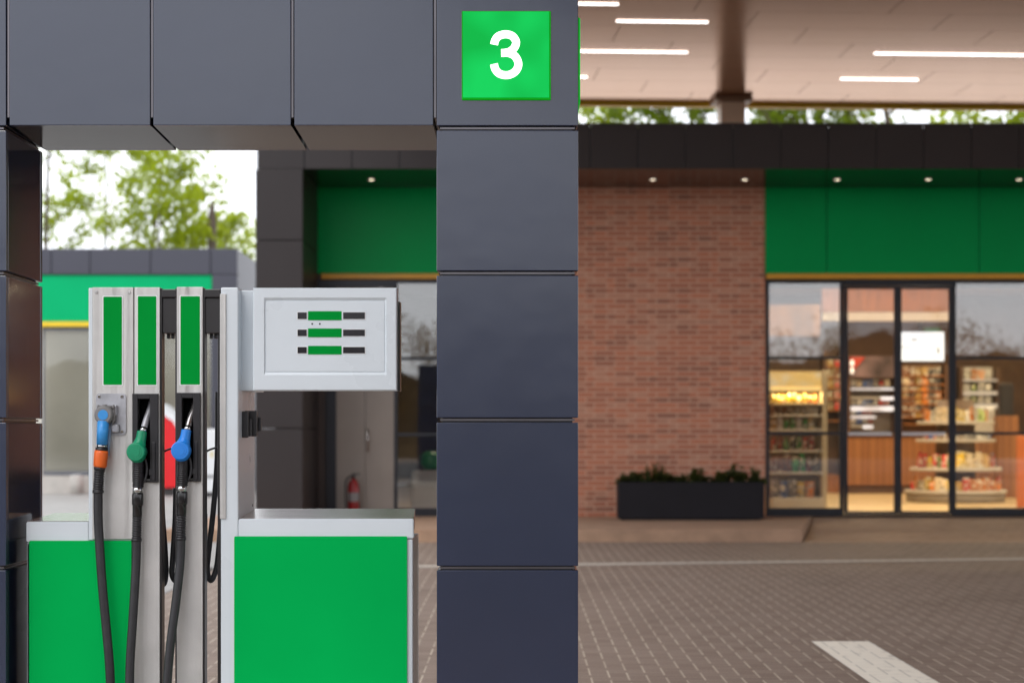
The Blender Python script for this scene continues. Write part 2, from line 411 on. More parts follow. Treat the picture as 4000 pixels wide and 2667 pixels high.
for u0, u1 in ((22, 345), (352, 668), (676, 995)):
    p = MB(); xa, xb = X(u0, PY0), X(u1, PY0); t = .025
    p.box(xa, xb, PY0, PY0+t, zb, zt, .0025); p.build('cladding_panel', clad, beam, PL); p = MB(); p.box(xa, xb, PY1-t, PY1, zb-.012, zt, .0025)
    p.build('cladding_panel', clad, beam, PL); p = MB()
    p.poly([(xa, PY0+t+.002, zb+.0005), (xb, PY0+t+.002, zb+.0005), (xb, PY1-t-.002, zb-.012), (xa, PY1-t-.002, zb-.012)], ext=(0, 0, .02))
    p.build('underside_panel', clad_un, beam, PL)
for u in (348, 671, 18, 999):
    j = MB(); xa = X(u, PY0); j.box(xa-.0035, xa+.0035, PY0+.008, PY0+.024, zb+.03, zt-.02); j.build('joint_strip', joint_m, beam, PL)

# lit number signs
sg_m = emit('lit_green', (.002, .50, .065), .95, .6, 5., (.008, .78, .14)); sg_w = emit('lit_white', (1, 1, 1), 2.6); sg_e = emit('lit_green_edge', (.002, .42, .008), .8)
def stroke(pts, w, n=10):
    pts = [Vector((p[0], 0, -p[1])) for p in pts]; P, _ = catmull(pts, [0]*len(pts), n)
    Lf, Rt = [], []
    for i, p in enumerate(P):
        d = (P[min(i+1, len(P)-1)]-P[max(i-1, 0)]).normalized(); nn = Vector((-d.z, 0, d.x))
        Lf.append(p+nn*w/2); Rt.append(p-nn*w/2)
    return Lf, Rt
def numeral_three(mb, tr):
    up = [(401, 255), (407, 231), (426, 208), (463, 198), (500, 207), (522, 238), (514, 270), (490, 292), (462, 300), (440, 301)]
    lo = [(452, 301), (483, 302), (517, 320), (535, 358), (526, 393), (500, 416), (466, 424), (430, 415), (408, 391), (400, 362)]
    for k, q in enumerate((up, lo)):
        Lf, Rt = stroke(q, 43)
        for i in range(len(Lf)-1):
            quad = [tr(p, k*.0004) for p in (Lf[i], Lf[i+1], Rt[i+1], Rt[i])]
            mb.quad(quad)
def number_sign(label, org, ux, nrm):
    """org = centre of the sign on its wall, ux = reading direction, nrm = facing"""
    ux, nrm = Vector(ux), Vector(nrm); k = .000695*1.0   # metres per measured pixel
    k = (X(1265, PY0)-X(1061, PY0))/492.
    t = thing('number_sign', label, 'sign', org, 'lit pump number signs'); O = Vector(org)
    half = 246*k
    def box_at(a0, a1, z0, z1, d0, d1, name, m, bev):
        p = MB(); p.box(a0, a1, -d1, -d0, z0, z1, bev)
        for v in p.bm.verts: v.co = ux*v.co.x-nrm*v.co.y+Vector((0, 0, v.co.z))
        return p.build(name, m, t)
    box_at(-half, half, -half, half, -.002, .008, 'edge_light', sg_e, .003)
    box_at(-half+.004, half-.006, -half+.008, half-.003, .008, .011, 'face_panel', sg_m, .0008)
    m3 = MB(); cx, cz = 468.5, -313.5
    numeral_three(m3, lambda p, e: ux*((p.x-cx)*k)+nrm*(.0118+e)+Vector((0, 0, (p.z-cz)*k)))
    m3.build('numeral', sg_w, t)
sx = (X(1061, PY0)+X(1265, PY0))/2; sz = (Zv(27, PY0)+Zv(231, PY0))/2
number_sign('lit green square sign with white 3 facing the camera on the right column', (sx, PY0, sz), (1, 0, 0), (0, -1, 0))
number_sign('green sign seen edge on at the right side of the right column', (X(1328, PY0), 6.75, sz), (0, 1, 0), (1, 0, 0))

# ------------------------------------------------------------------ fuel pump
DY = 6.6
pump = thing('fuel_dispenser', 'white and green fuel pump with steel hose columns under the slate portal', 'fuel pump', (X(500, DY), 6.8, .15)); DL = pump.location
def pb(u0, u1, v0, v1, y0, y1, bev=.003, mb=None, yref=None):
    yr = yref or y0
    z1 = Zv(v0, yr); z0 = .15 if v1 is None else Zv(v1, yr)
    mb = mb or MB(); mb.box(X(u0, yr), X(u1, yr), y0, y1, z0, z1, bev); return mb
def P(mb, name, m, parent=pump, smooth=False): return mb.build(name, m, parent, DL, smooth)
TB = 7.02
# low cabinets
cab = MB(); pb(61, 205, 1246, None, DY+.003, TB-.02, .004, cab, DY); pb(61, 306, 1246, None, DY+.003, TB-.2, .004, cab, DY); lc = P(cab, 'cabinet', white)
t = MB(); zt_, zf_ = Zv(1198, DY), Zv(1244, DY)
t.poly([(X(60, DY), DY, zf_), (X(60, DY), DY, zt_), (X(60, DY)+.0, TB, zt_+.012), (X(60, DY), TB, zf_)], ext=(X(204, DY)-X(60, DY), 0, 0))
bmesh.ops.bevel(t.bm, geom=t.bm.edges[:], offset=.003, segments=2, affect='EDGES'); P(t, 'tray_rim', white, lc)
t = MB(); t.poly([(X(61, DY), DY+.004, zt_+.0006), (X(204, DY), DY+.004, zt_+.0006), (X(204, DY), TB-.004, zt_+.0126), (X(61, DY), TB-.004, zt_+.0126)], ext=(0, 0, .002)); P(t, 'tray_top', steel, lc)
g_ = MB(); plate(g_, X(68, DY), X(302.5, DY), .22, Zv(1241, DY), DY-.006, .008, .004); P(g_, 'green_panel', green_p, lc)
cab = MB(); pb(548, 948, 1238, None, DY+.003, TB-.02, .004, cab, DY); rc = P(cab, 'cabinet', white)
t = MB(); xl, xr = X(547.5, DY), X(950, DY); zt_, zf_ = Zv(1191, DY), Zv(1236, DY)
xbr = X(953.5, TB); zbk = Zv(1167.5, TB)
t.poly([(xl, DY, zf_), (xr, DY, zf_), (xr, DY, zt_), (xl, DY, zt_)], ext=(0, .02, 0))
bmesh.ops.bevel(t.bm, geom=t.bm.edges[:], offset=.003, segments=2, affect='EDGES'); P(t, 'tray_rim', white, rc)
t = MB(); t.poly([(xl+.001, DY+.005, zt_-.001), (xr-.001, DY+.005, zt_-.001), (xbr, TB, zbk), (xl+.001, TB, zbk)], ext=(0, 0, -.06)); P(t, 'tray_top', steel, rc)
g_ = MB(); plate(g_, X(538.5, DY), X(935, DY), .22, Zv(1231, DY), DY-.006, .008, .004); P(g_, 'green_panel', green_p, rc)
# tall steel columns
def column_face(u0, u1, v0, v1, name, side=None):
    m_ = MB()
    if side:
        a_, b_, c_, d_ = side
        pb(u0, u1, v0, c_, DY-.002, DY+.05, .002, m_, DY); pb(u0, u1, d_, v1, DY-.002, DY+.05, .002, m_, DY)
        pb(u0, a_, c_, d_, DY-.0019, DY+.05, 0, m_, DY); pb(b_, u1, c_, d_, DY-.0019, DY+.05, 0, m_, DY)
        # inner lining of the recess
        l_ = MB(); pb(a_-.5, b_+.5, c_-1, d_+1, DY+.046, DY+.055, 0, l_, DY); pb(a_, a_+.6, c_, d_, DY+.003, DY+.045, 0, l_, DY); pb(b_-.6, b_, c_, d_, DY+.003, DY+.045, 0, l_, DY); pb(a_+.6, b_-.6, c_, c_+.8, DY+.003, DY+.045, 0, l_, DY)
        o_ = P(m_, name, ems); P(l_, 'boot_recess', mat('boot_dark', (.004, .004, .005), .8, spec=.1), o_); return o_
    pb(u0, u1, v0, v1, DY-.002, DY+.05, .002, m_, DY); return P(m_, name, ems)
wl = MB(); pb(203, 307, 661, 1240, DY+.002, DY+.2, .003, wl, DY); P(wl, 'column_shell', white)
ca = column_face(212, 307, 660, 1238, 'hose_column')
cb = column_face(308.5, 367.5, 660, None, 'hose_column', (319, 347, 915, 1100))
cc = column_face(406, 466, 659, None, 'hose_column', (420, 446, 913, 1098))
for u0, u1, par in ((367.5, 371.5, cb), (402, 406, cc), (466, 470, cc), (307, 308.5, cb)):
    e = MB(); pb(u0, u1, 662, None, DY+.004, DY+.056, .001, e, DY); P(e, 'side_edge', blk_m, par)
for c_, u0, u1, v0, v1 in ((ca, 235.5, 283, 679, 886), (cb, 314.5, 362, 678, 886), (cc, 412.5, 462, 678, 885.5)):
    s_ = MB(); plate(s_, X(u0, DY), X(u1, DY), Zv(v1, DY), Zv(v0, DY), DY-.0032, .001, .005); st = P(s_, 'sticker_border', border, c_)
    s_ = MB(); plate(s_, X(u0+2.6, DY), X(u1-2.6, DY), Zv(v1-2.6, DY), Zv(v0+2.6, DY), DY-.0042, .001, .003); P(s_, 'green_sticker', green_s, c_)
def screw(mb, u, v, y, r=.0055):
    mb.disc((X(u, y), y, Zv(v, y)), r, .003, bev=.001, seg=14)
for u in (222, 297):
    s_ = MB(); screw(s_, u, 671.5, DY-.002, .006); P(s_, 'screw', chrome, ca)
# black headers with hose clips
for u0, u1 in ((371, 405.5), (469, 506)):
    h = MB(); pb(u0, u1, 683, 765, DY+.012, DY+.2, .003, h, DY); pb(u0, u1, 664, 683, DY+.002, DY+.2, .003, h, DY); hd = P(h, 'header', blk_m)
    um = (u0+u1)/2-3
    for du in (-5, 5):
        c_ = MB(); pb(um+du-3.4, um+du+3.4, 763, 776, DY+.05, DY+.07, .001, c_, DY); P(c_, 'hose_clip', blk, hd)
# white pillar with steel strip, black mast beside it
pl = MB(); pb(507, 547, 660, None, DY, TB, .005, pl, DY); pil = P(pl, 'pillar', white)
st = MB(); pb(505.5, 519.5, 675, 1191, DY-.006, DY+.001, .002, st, DY); P(st, 'steel_strip', ems, pil)
ms = MB(); pb(496.5, 505, 765, None, DY+.03, DY+.06, .002, ms, DY); P(ms, 'hose_mast', blk_m)
ca_ = MB(); pb(495, 505.2, 765, None, DY+.004, DY+.02, .001, ca_, DY)
# screws on the pillar side
for v, y in ((1160, 6.95), (1190, 6.70)):
    s_ = MB(); s_.disc((X(547, DY), y, Zv(v, y)), .005, .003, axis=(1, 0, 0), seg=12); P(s_, 'screw', chrome, pil)
# display head
nk = MB(); pb(547.5, 583, 667, 897, 6.68, 6.95, .003, nk, 6.68); P(nk, 'neck', white)
hx0, hx1, hz0, hz1 = X(582, DY), X(912, DY), Zv(897, DY), Zv(661.5, DY)
h = MB(); bm = h.bm; y0, y1 = DY-.01, DY+.135
def ring(x0, x1, z0, z1, y): return [bm.verts.new((x0, y, z0)), bm.verts.new((x1, y, z0)), bm.verts.new((x1, y, z1)), bm.verts.new((x0, y, z1))]
ix0, ix1, iz0, iz1 = X(607, DY), X(888, DY), Zv(861, DY), Zv(684, DY); b_ = .007
R_ = [ring(hx0+.004, hx1-.02, hz0+.004, hz1-.02, y1), ring(hx0, hx1, hz0, hz1, y1-.06), ring(hx0, hx1, hz0, hz1, y0+.004), ring(hx0+.004, hx1-.004, hz0+.004, hz1-.004, y0),
      ring(ix0, ix1, iz0, iz1, y0), ring(ix0+.002, ix1-.002, iz0+.003, iz1-.003, y0+.002), ring(ix0+.004, ix1-.006, iz0+.010, iz1-.011, y0+b_)]
for A, B in zip(R_, R_[1:]):
    for i in range(4): bm.faces.new((A[i], A[(i+1) % 4], B[(i+1) % 4], B[i]))
bm.faces.new(R_[0]); bm.faces.new(R_[-1])
head = P(h, 'display_head', white)
hp = MB(); plate(hp, ix0+.006, ix1-.009, iz0+.013, iz1-.014, y0+.0045, .006, .003); P(hp, 'display_plate', white, head)
bz = MB(); pb(913, 916.5, 690, 897, DY+.05, DY+.13, .001, bz, DY); P(bz, 'side_bezel', blk_m, head)
dyp = y0+.0045
disp_k = mat('dark_display', (.018, .017, .022), .12, var=.1)
for v0, v1 in ((716, 734.5), (755.5, 773.5), (795.5, 813)):
    for u0, u1 in ((682.5, 706.5), (787, 840)):
        q = MB(); plate(q, X(u0, DY), X(u1, DY), Zv(v1, DY), Zv(v0, DY), dyp-.001, .0012, .0008); P(q, 'window_border', border, head)
        q = MB(); plate(q, X(u0+1.6, DY), X(u1-1.6, DY), Zv(v1-1.6, DY), Zv(v0+1.6, DY), dyp-.002, .0014, .0008); P(q, 'display_window', disp_k, head)
    q = MB(); plate(q, X(708, DY), X(785, DY), Zv(v1+1, DY), Zv(v0-1, DY), dyp-.0016, .002, .002); P(q, 'green_label', green_s, head)
for u in (717.5, 735):
    q = MB(); q.disc((X(u, DY), dyp+.001, Zv(744, DY)), .0033, .002, seg=14); P(q, 'indicator_hole', disp_k, head)
# black latch on the pillar's right side
la = MB(); xs = X(547, DY)
for y, dx, v0, v1 in ((6.69, .022, 944, 1005), (6.72, .03, 962, 1002), (6.755, .045, 943, 1002), (6.80, .055, 958, 990)):
    la.box(xs, xs+dx, y, y+.022, Zv(v1, y), Zv(v0, y), .003)
P(la, 'latch', blk, pil)
# boots the nozzles sit in
def boot(u0, u1, uo0, uo1, v0, v1, par):
    m_ = MB(); yf, yb = DY-.022, DY-.001; zt_, zb_ = Zv(v0, DY), Zv(v1, DY); zo, zl = Zv(v0+12, DY), Zv(v1-4, DY)
    x = [X(q, DY) for q in (u0, uo0, uo1, u1)]
    m_.box(x[0], x[1], yf, yb, zb_, zt_, .0015); m_.box(x[2], x[3], yf, yb, zb_, zt_, .0015)
    m_.box(x[1], x[2], yf, yb, zo, zt_, .0015); m_.box(x[1], x[2], yf+.012, yb, zb_, zl, .001)
    bt = P(m_, 'nozzle_boot', blk, par)
    m_ = MB(); m_.box(x[2]+.006, x[3]-.008, yf-.006, yf, Zv(v1-4, DY), Zv(v1-92, DY), .002); m_.box(x[2]-.003, x[2]+.01, yf-.006, yf+.004, Zv(v1-16, DY), Zv(v1-30, DY), .002); P(m_, 'boot_rib', blk, par)
boot(306.5, 365, 319, 347, 904, 1107, cb)
boot(407, 462, 420, 446, 902, 1105, cc)
# rear hoses looping in the gaps
def hp_(pts, y=6.72): return [(X(u, y), y+dy, Zv(v, y)) for u, v, dy in pts]
for pts in ([(371, 1090, .0), (373, 1180, 0), (379, 1260, 0), (381, 1315, 0), (375, 1341, .01), (366, 1325, .02), (362, 1240, .03), (362, 1100, .04)],
            [(404, 1120, 0), (402, 1200, 0), (396, 1290, 0), (395, 1318, 0), (402, 1333, .01), (411, 1315, .02), (413, 1240, .03), (413, 1120, .04)],
            [(500, 900, 0), (499, 1050, 0), (490, 1170, 0), (480, 1260, 0), (476, 1308, 0), (482, 1332, .008), (490, 1322, .014), (498, 1285, .02), (505, 1180, .03), (509, 1080, .04)],
            [(467, 1180, .03), (467, 1280, .03), (466, 1345, .03), (459, 1360, .035), (452, 1340, .04), (452, 1240, .04)]):
    q = MB(); q.tube(hp_(pts), .0104, 12, smooth_n=6); P(q, 'rear_hose', rubber)
for a_, b_ in (((368, 1041), (405, 1027)), ((466, 1041), (499, 1027))):
    q = MB(); q.tube([(X(a_[0], 6.67), 6.67, Zv(a_[1], 6.67)), (X((a_[0]+b_[0])/2, 6.67), 6.67, Zv((a_[1]+b_[1])/2-2, 6.67)), (X(b_[0], 6.67), 6.67, Zv(b_[1], 6.67))], .0038, 8, smooth_n=4); P(q, 'strap', blk)
# steel holder plate for the gas gun
zc0, zc1 = Zv(999, DY), Zv(903.5, DY); hm = MB(); plate(hm, X(222, DY), X(290.5, DY), zc0, zc1, DY-.009, .008, .012)
bmesh.ops.bevel(hm.bm, geom=[e for e in hm.bm.edges if all(abs(v.co.y-(DY-.009)) < 1e-5 for v in e.verts)], offset=.003, segments=2, affect='EDGES')
hold = P(hm, 'gun_holder', alu, ca)
for u, v in ((228, 910.5), (280, 910.5), (227, 990), (280, 991)):
    s_ = MB(); screw(s_, u, v, DY-.009, .006); P(s_, 'screw', chrome, ca)
lug = MB(); pb(258, 277, 973, 994, DY-.03, DY-.008, .006, lug, DY); P(lug, 'holder_lug', alu, ca)
lug = MB(); pb(262, 272, 930, 955, DY-.03, DY-.008, .004, lug, DY); P(lug, 'holder_lug', alu, ca)

# nozzles hang in the pump: things of their own
def pt(u, v, y): return Vector((X(u, DY), y, Zv(v, DY)))
def ribbed(mb, p0, p1, r, n, amp=.0022, seg=18, grow=0.):
    p0, p1 = Vector(p0), Vector(p1); P_, Q_ = [], []
    for i in range(n):
        for f, a in ((0, -amp), (.2, amp), (.7, amp), (.85, -amp)):
            t = (i+f)/n; P_.append(p0.lerp(p1, t)); Q_.append(r+a+grow*t)
    P_.append(p1); Q_.append(r)
    mb.tube(P_, Q_, seg)
def hose(mb, pts, r=.0162): mb.tube([pt(*p) for p in pts], r, 16, smooth_n=8)
def nozzle(label, gm, ox, oy, hose_pts, spout_collar):
    base = pt(322+ox, 1150+oy, DY-.04)
    t = thing('fuel_nozzle', label, 'fuel nozzle', base, 'pump nozzles'); L = base
    B = lambda mb, name, m, par=t: mb.build(name, m, par, L)
    q = lambda u, v, y: pt(u+ox, v+oy, y)
    yb = DY-.042
    m_ = MB(); m_.tube([q(345.5, 912, DY+.038), q(342, 938, DY+.022), q(336.5, 966, DY-.008), q(332, 995, DY-.036)], [.0095, .0115, .0118, .012], 16, smooth_n=5); sp = B(m_, 'spout', alu if not spout_collar else steel)
    m_ = MB(); m_.tube([q(333.7, 983, DY-.025), q(332.3, 992.5, DY-.0345)], [.0128, .0128], 16); B(m_, 'spout_collar', chrome, sp)
    # hand guard: swells from the spout into a flat round boss
    m_ = MB()
    m_.tube([q(331, 991, yb+.006), q(329.5, 1004, yb+.002), q(328, 1012, yb), q(325, 1024, yb-.004), q(322.5, 1036, yb-.006), q(322, 1050, yb-.004), q(322, 1058, yb)], [.0178, .0182, .0196, .026, .0315, .029, .018], 22, smooth_n=5)
    gd = B(m_, 'hand_guard', gm)
    m_ = MB(); c = q(321.5, 1037, yb-.034); m_.tube([c+Vector((0, .03, 0)), c+Vector((0, .008, 0)), c, c+Vector((0, -.003, 0))], [.036, .0345, .0325, .029], 30)
    c2 = c+Vector((0, -.003, 0)); m_.tube([c2, c2+Vector((0, -.0015, 0))], [.0235, .0228], 28); m_.tube([c2, c2+Vector((0, -.003, 0))], [.0165, .0158], 28); B(m_, 'boss', gm, gd)
    m_ = MB(); ribbed(m_, q(324, 1056, yb+.002), q(322.5, 1118, yb), .0172, 13, .0012, 18, .002); B(m_, 'grip', blk)
    m_ = MB(); m_.tube([q(337, 1052, yb+.012), q(341, 1075, yb+.014), q(338, 1098, yb+.01), q(331, 1108, yb+.004)], .0055, 10, smooth_n=5); B(m_, 'trigger_guard', blk)
    m_ = MB(); m_.tube([q(322, 1117.5, yb), q(321.8, 1130, yb)], [.0186, .0186], 22); B(m_, 'collar_ring', chrome)
    m_ = MB(); m_.tube([q(321.8, 1130.5, yb), q(321.8, 1134, yb), q(321.5, 1156, yb), q(321.4, 1158.5, yb), q(321.2, 1159, yb), q(320.8, 1182, yb), q(320.8, 1185, yb)], [.0190, .0205, .0205, .0195, .0178, .0172, .0165], 22); B(m_, 'swivel', mat('gloss_black', (.016, .015, .016), .18))
    m_ = MB(); ribbed(m_, q(320.5, 1185, yb), q(319.3, 1236, yb), .0158, 9, .0017); m_.tube([q(319.3, 1235, yb), q(319.2, 1241, yb)], [.0187, .0187], 18); B(m_, 'strain_relief', rubber)
    m_ = MB(); hose(m_, hose_pts); B(m_, 'hose', rubber)
    return t
nozzle('nozzle with green guard hanging in the left boot', green_g, 0, 0, [(319.5, 1238, DY-.042), (318, 1300, DY-.045), (313, 1420, DY-.06), (309, 1500, DY-.07), (308, 1580, DY-.08), (309, 1680, DY-.09), (316, 1740, DY-.08), (330, 1750, DY-.05), (338, 1700, DY-.02)], False)
nozzle('nozzle with bright blue guard hanging in the right boot', blue_g, 101, -3, [(420.5, 1235, DY-.042), (419, 1290, DY-.046), (411, 1380, DY-.06), (401, 1470, DY-.075), (394, 1570, DY-.085), (392, 1680, DY-.09), (402, 1745, DY-.07), (418, 1750, DY-.04), (428, 1700, DY-.02)], True)
# gas gun
base = pt(240, 1100, DY-.04)
gun = thing('gas_nozzle', 'gas nozzle with blue and orange sleeves clamped on a grey plate', 'gas nozzle', base, 'pump nozzles'); GL = base
B = lambda mb, name, m, par=gun: mb.build(name, m, par, GL)
y = DY-.045
m_ = MB(); c = pt(245.5, 953, y-.018); m_.tube([c+Vector((0, .05, 0)), c+Vector((0, .012, 0)), c+Vector((0, .003, 0)), c], [.034, .034, .031, .027], 30); hd_ = B(m_, 'coupling', grey_pl)
m_ = MB(); m_.disc(tuple(c), .0182, .0015, seg=30); B(m_, 'blue_disc', blue_s, hd_)
m_ = MB(); m_.tube([pt(231, 935, y+.008), pt(266, 935, y+.008)], .006, 12); m_.tube([pt(229, 935, y+.008), pt(233, 935, y+.008)], .0078, 12); m_.tube([pt(264, 935, y+.008), pt(268, 935, y+.008)], .0078, 12); m_.tube([pt(265.5, 936, y+.012), pt(266.5, 960, y+.014), pt(262, 975, y+.016)], [.005, .006, .005], 10); m_.tube([pt(246, 930, y+.004), pt(247, 945, y)], .009, 12); B(m_, 'clamp_lever', grey_pl)
m_ = MB(); m_.tube([pt(244.2, 966, y-.004), pt(241, 1020, y-.002)], [.0205, .0195], 24); B(m_, 'blue_sleeve', blue_s)
m_ = MB(); m_.tube([pt(256, 985, y+.012), pt(253.5, 1046, y+.01)], [.0055, .005], 12); B(m_, 'trigger', mat('blue_grey', (.2, .3, .45), .35))
m_ = MB(); m_.tube([pt(241, 1020, y), pt(240.6, 1027.5, y)], .0185, 22); B(m_, 'silver_ring', chrome)
m_ = MB(); m_.tube([pt(240.2, 1027.5, y), pt(239.6, 1036, y)], .0220, 22); B(m_, 'black_ring', blk)
m_ = MB(); m_.tube([pt(239.6, 1034, y), pt(239, 1040, y), pt(236.5, 1068, y), pt(236, 1072, y)], [.0238, .0250, .0240, .0215], 24); B(m_, 'orange_sleeve', orange)
m_ = MB(); m_.tube([pt(236, 1070, y), pt(234.5, 1080, y)], [.0215, .0195], 20); ribbed(m_, pt(234.5, 1080, y), pt(232, 1128, y), .0175, 9, .0018); m_.tube([pt(232, 1126, y), pt(232, 1131, y)], .0205, 20); B(m_, 'strain_relief', rubber)
m_ = MB(); hose(m_, [(232, 1128, y), (232, 1180, y), (235, 1240, y-.002), (243, 1340, y-.01), (252, 1430, y-.015), (260, 1510, y-.02), (263, 1580, y-.02), (262, 1690, y-.02), (270, 1745, y), (285, 1740, y+.02), (292, 1690, y+.03)], .0165); B(m_, 'hose', rubber)

# ------------------------------------------------------------------ shop
FY = 23.3
XL, XR = X(587, FY), 13.0
shop = thing('shop_building', 'low petrol station shop with brick wall, green fascia and glass front', 'shop', (4.5, 25.1, 0)); SL = shop.location
def SP(mb, name, m, par=shop): return mb.build(name, m, par, SL)
PT, PB_ = Zv(288.5, FY), Zv(388, FY)
# parapet of dark cassettes
core = MB(); core.box(XL+.03, XR, FY+.03, 25.0, PB_+.03, PT-.02); core.box(XL+.03, XL+.4, 25.0, 39.0, .15, PT-.02); par_ = SP(core, 'parapet', frame_m)
m_ = MB(); x = X(1465, FY); xs_ = []
pw = (X(2340, FY)-X(1465, FY))/8
k = math.floor((x-XL)/pw); x = x-k*pw
edges = [XL]+([x] if x-XL > .1 else []); 
while edges[-1] < XR: edges.append(edges[-1]+pw if edges[-1] >= x-1e-6 else x)
for a_, b_ in zip(edges, edges[1:]): m_.box(a_+.006, b_-.006, FY, FY+.029, PB_, PT, .003)
SP(m_, 'parapet_panels', clad_dk, par_)
m_ = MB(); m_.box(XL, XR, FY-.01, FY+.12, PT+.001, PT+.03, .004); SP(m_, 'coping', clad_dk, par_)
m_ = MB(); m_.box(XL+.2, XR, FY+.12, 33.4, PT-.35, PT-.24); SP(m_, 'roof', mat('roof_ceiling_dim', (.19, .125, .085), .8, var=.2))  # unseen near roof, coloured dark to dim the canopy ceiling
m_ = MB(); m_.box(XL+.2, XR, 33.41, 42.5, PT-.35, PT-.235); SP(m_, 'roof', roof_m)  # unseen far roof, made pale and long to brighten the canopy ceiling
m_ = MB(); m_.box(XL+.05, XR, FY+.03, 25.15, PB_+.002, PB_+.028); SP(m_, 'soffit', soffit_m)
# corner pillar
xp = X(695, FY)
m_ = MB(); z = KZ
for za, zb2 in ((.15, 1.35), (1.362, 2.55), (2.562, 3.75), (3.762, PB_-.004)): m_.box(XL, xp, FY, 25.2, za, zb2, .004)
SP(m_, 'corner_pillar', clad_dk)
# brick wall
bx0, bx1 = X(1110, WY), X(1757, WY)
m_ = MB(); m_.box(bx0, bx1, WY, WY+.3, KZ-.02, PB_+.001); SP(m_, 'brick_wall', brick)
# fascias
ft, fb = Zv(433, WY), Zv(628.5, WY); yb_ = Zv(641, WY)
m_ = MB()
for u0, u1 in ((1757.6, 1897), (1899, 2247), (2249, 2600), (2602, 2990)): m_.box(X(u0, WY), X(u1, WY), WY-.03, WY+.1, fb, PB_-.002, .002)
SP(m_, 'green_fascia', fascia_g)
m_ = MB(); m_.box(bx1-.1, X(2990, WY), WY+.302, WY+.34, yb_-.1, PB_-.003); SP(m_, 'leak_blocker', frame_m)  # unseen strips added to stop shop light leaking past the fascia
m_ = MB(); m_.box(bx1+.003, X(2990, WY), WY+.102, WY+.13, yb_+.002, PB_-.003); SP(m_, 'leak_blocker', frame_m)
m_ = MB(); m_.box(X(1760, WY), X(2990, WY), WY-.05, WY+.1, yb_, fb-.003, .006); SP(m_, 'yellow_trim', yellow)
m_ = MB(); m_.box(X(724, WY), bx0, WY-.03, WY+.1, fb, PB_-.002, .002); SP(m_, 'green_fascia', fascia_g)
m_ = MB(); m_.box(xp+.05, bx0, WY-.05, WY+.1, yb_, fb-.003, .006); SP(m_, 'yellow_trim', yellow)
# window and door frames : (u0,u1,v0,v1)
def fr(mb, u0, u1, v0, v1, dy=0., th=.08): mb.box(X(u0, WY), X(u1, WY), WY-dy, WY+th, max(KZ+.003, Zv(v1, WY)), Zv(v0, WY), .004)
VB = 1186
def window_bay(u0, u1, gm, trans, name='window', top=650, bot=1166, inner_post=None):
    f = MB()
    fr(f, u0, u0+8, 642, VB); fr(f, u1-8, u1, 642, VB); fr(f, u0+8, u1-8, 642, top); fr(f, u0+8, u1-8, bot, VB)
    for v in trans: fr(f, u0+8, u1-8, v-3.5, v+3.5)
    if inner_post: fr(f, inner_post-4, inner_post+4, top, bot, -.01)
    fo = SP(f, name, frame_m)
    p = MB(); p.box(X(u0+6, WY), X(u1-6, WY), WY+.035, WY+.043, Zv(bot+1, WY), Zv(top-1, WY)); SP(p, 'pane', gm, fo)
    return fo
window_bay(1759, 1938, gl_shop, (822, 995))
window_bay(2188, 2700, gl_shop, (822, 995))
window_bay(2702, 2990, gl_shop, (822, 995))
window_bay(905, 1112, gl_shop, (823, 998))
def leaf(u0, u1, nm):
    f = MB(); fr(f, u0, u0+8, 657, 1180, .02, .03); fr(f, u1-8, u1, 657, 1180, .02, .03); fr(f, u0+8, u1-8, 657, 664, .02, .03); fr(f, u0+8, u1-8, 1173, 1180, .02, .03)
    fo = SP(f, 'sliding_door', frame_m)
    p = MB(); p.box(X(u0+6, WY), X(u1-6, WY), WY+.0, WY+.008, Zv(1174, WY), Zv(662, WY)); SP(p, 'pane', gl_door, fo)
    d_ = MB(); n = int((u1-u0-22)/8.3)
    for i in range(n): d_.disc((X(u0+13+i*8.35, WY), WY-.001, Zv(996, WY)), 0.025, .001, seg=10)
    SP(d_, 'dot_band', mat('frosted_dots', (.75, .76, .78), .5), fo)
leaf(1939, 2061.5, 0); leaf(2062.5, 2187, 1)
m_ = MB(); fr(m_, 1939, 2187, 642, 656, .03, .1); SP(m_, 'door_header', frame_m)
m_ = MB(); fr(m_, 1939, 2187, 1181, VB, .03, .1); SP(m_, 'threshold', frame_m)
# service entrance left of the glass: dark jambs and a grey-beige double door
m_ = MB(); fr(m_, 700, 905, 642, 660); fr(m_, 716, 728, 660, VB); fr(m_, 748, 772, 660, VB); SP(m_, 'door_frame', frame_m)
m_ = MB(); fr(m_, 728, 748, 660, VB, -.03); SP(m_, 'jamb_panel', mat('brown_jamb', (.06, .042, .038), .5))
m_ = MB(); fr(m_, 772, 838, 661, VB, -.02, .06); fr(m_, 839, 905, 661, VB, -.02, .06); dd = SP(m_, 'service_door', beige_d)
m_ = MB(); hx, hy = X(845, WY), WY-.02; m_.tube([(hx, hy, 1.05), (hx, hy-.05, 1.05), (hx, hy-.05, 1.35), (hx, hy, 1.35)], .012, 8); SP(m_, 'handle', steel, dd)
# downlights
dl_e = emit('downlight_glow', (1, .84, .62), 9.); dl_r = mat('downlight_ring', (.5, .45, .4), .3, metal=.7)
zs = PB_+.002
for u, v in ((853, 408), (1060, 410), (1290, 411), (1500, 413), (1711, 414.5), (1923, 416), (2132, 417), (2341, 418), (2553, 419)):
    y_ = (zs-CZ)*F/(HY-412*S); x_ = X(u, y_)
    m_ = MB(); m_.tube([(x_, y_, zs+.004), (x_, y_, zs-.012)], [.050, .048], 20, cap=False); m_.tube([(x_, y_, zs-.012), (x_, y_, zs-.006)], [.048, .038], 20, cap=False); o_ = SP(m_, 'downlight', dl_r)
    m_ = MB(); m_.disc((x_, y_, zs-.004), 0.042, .002, axis=(0, 0, -1), seg=20); SP(m_, 'lamp', dl_e, o_)
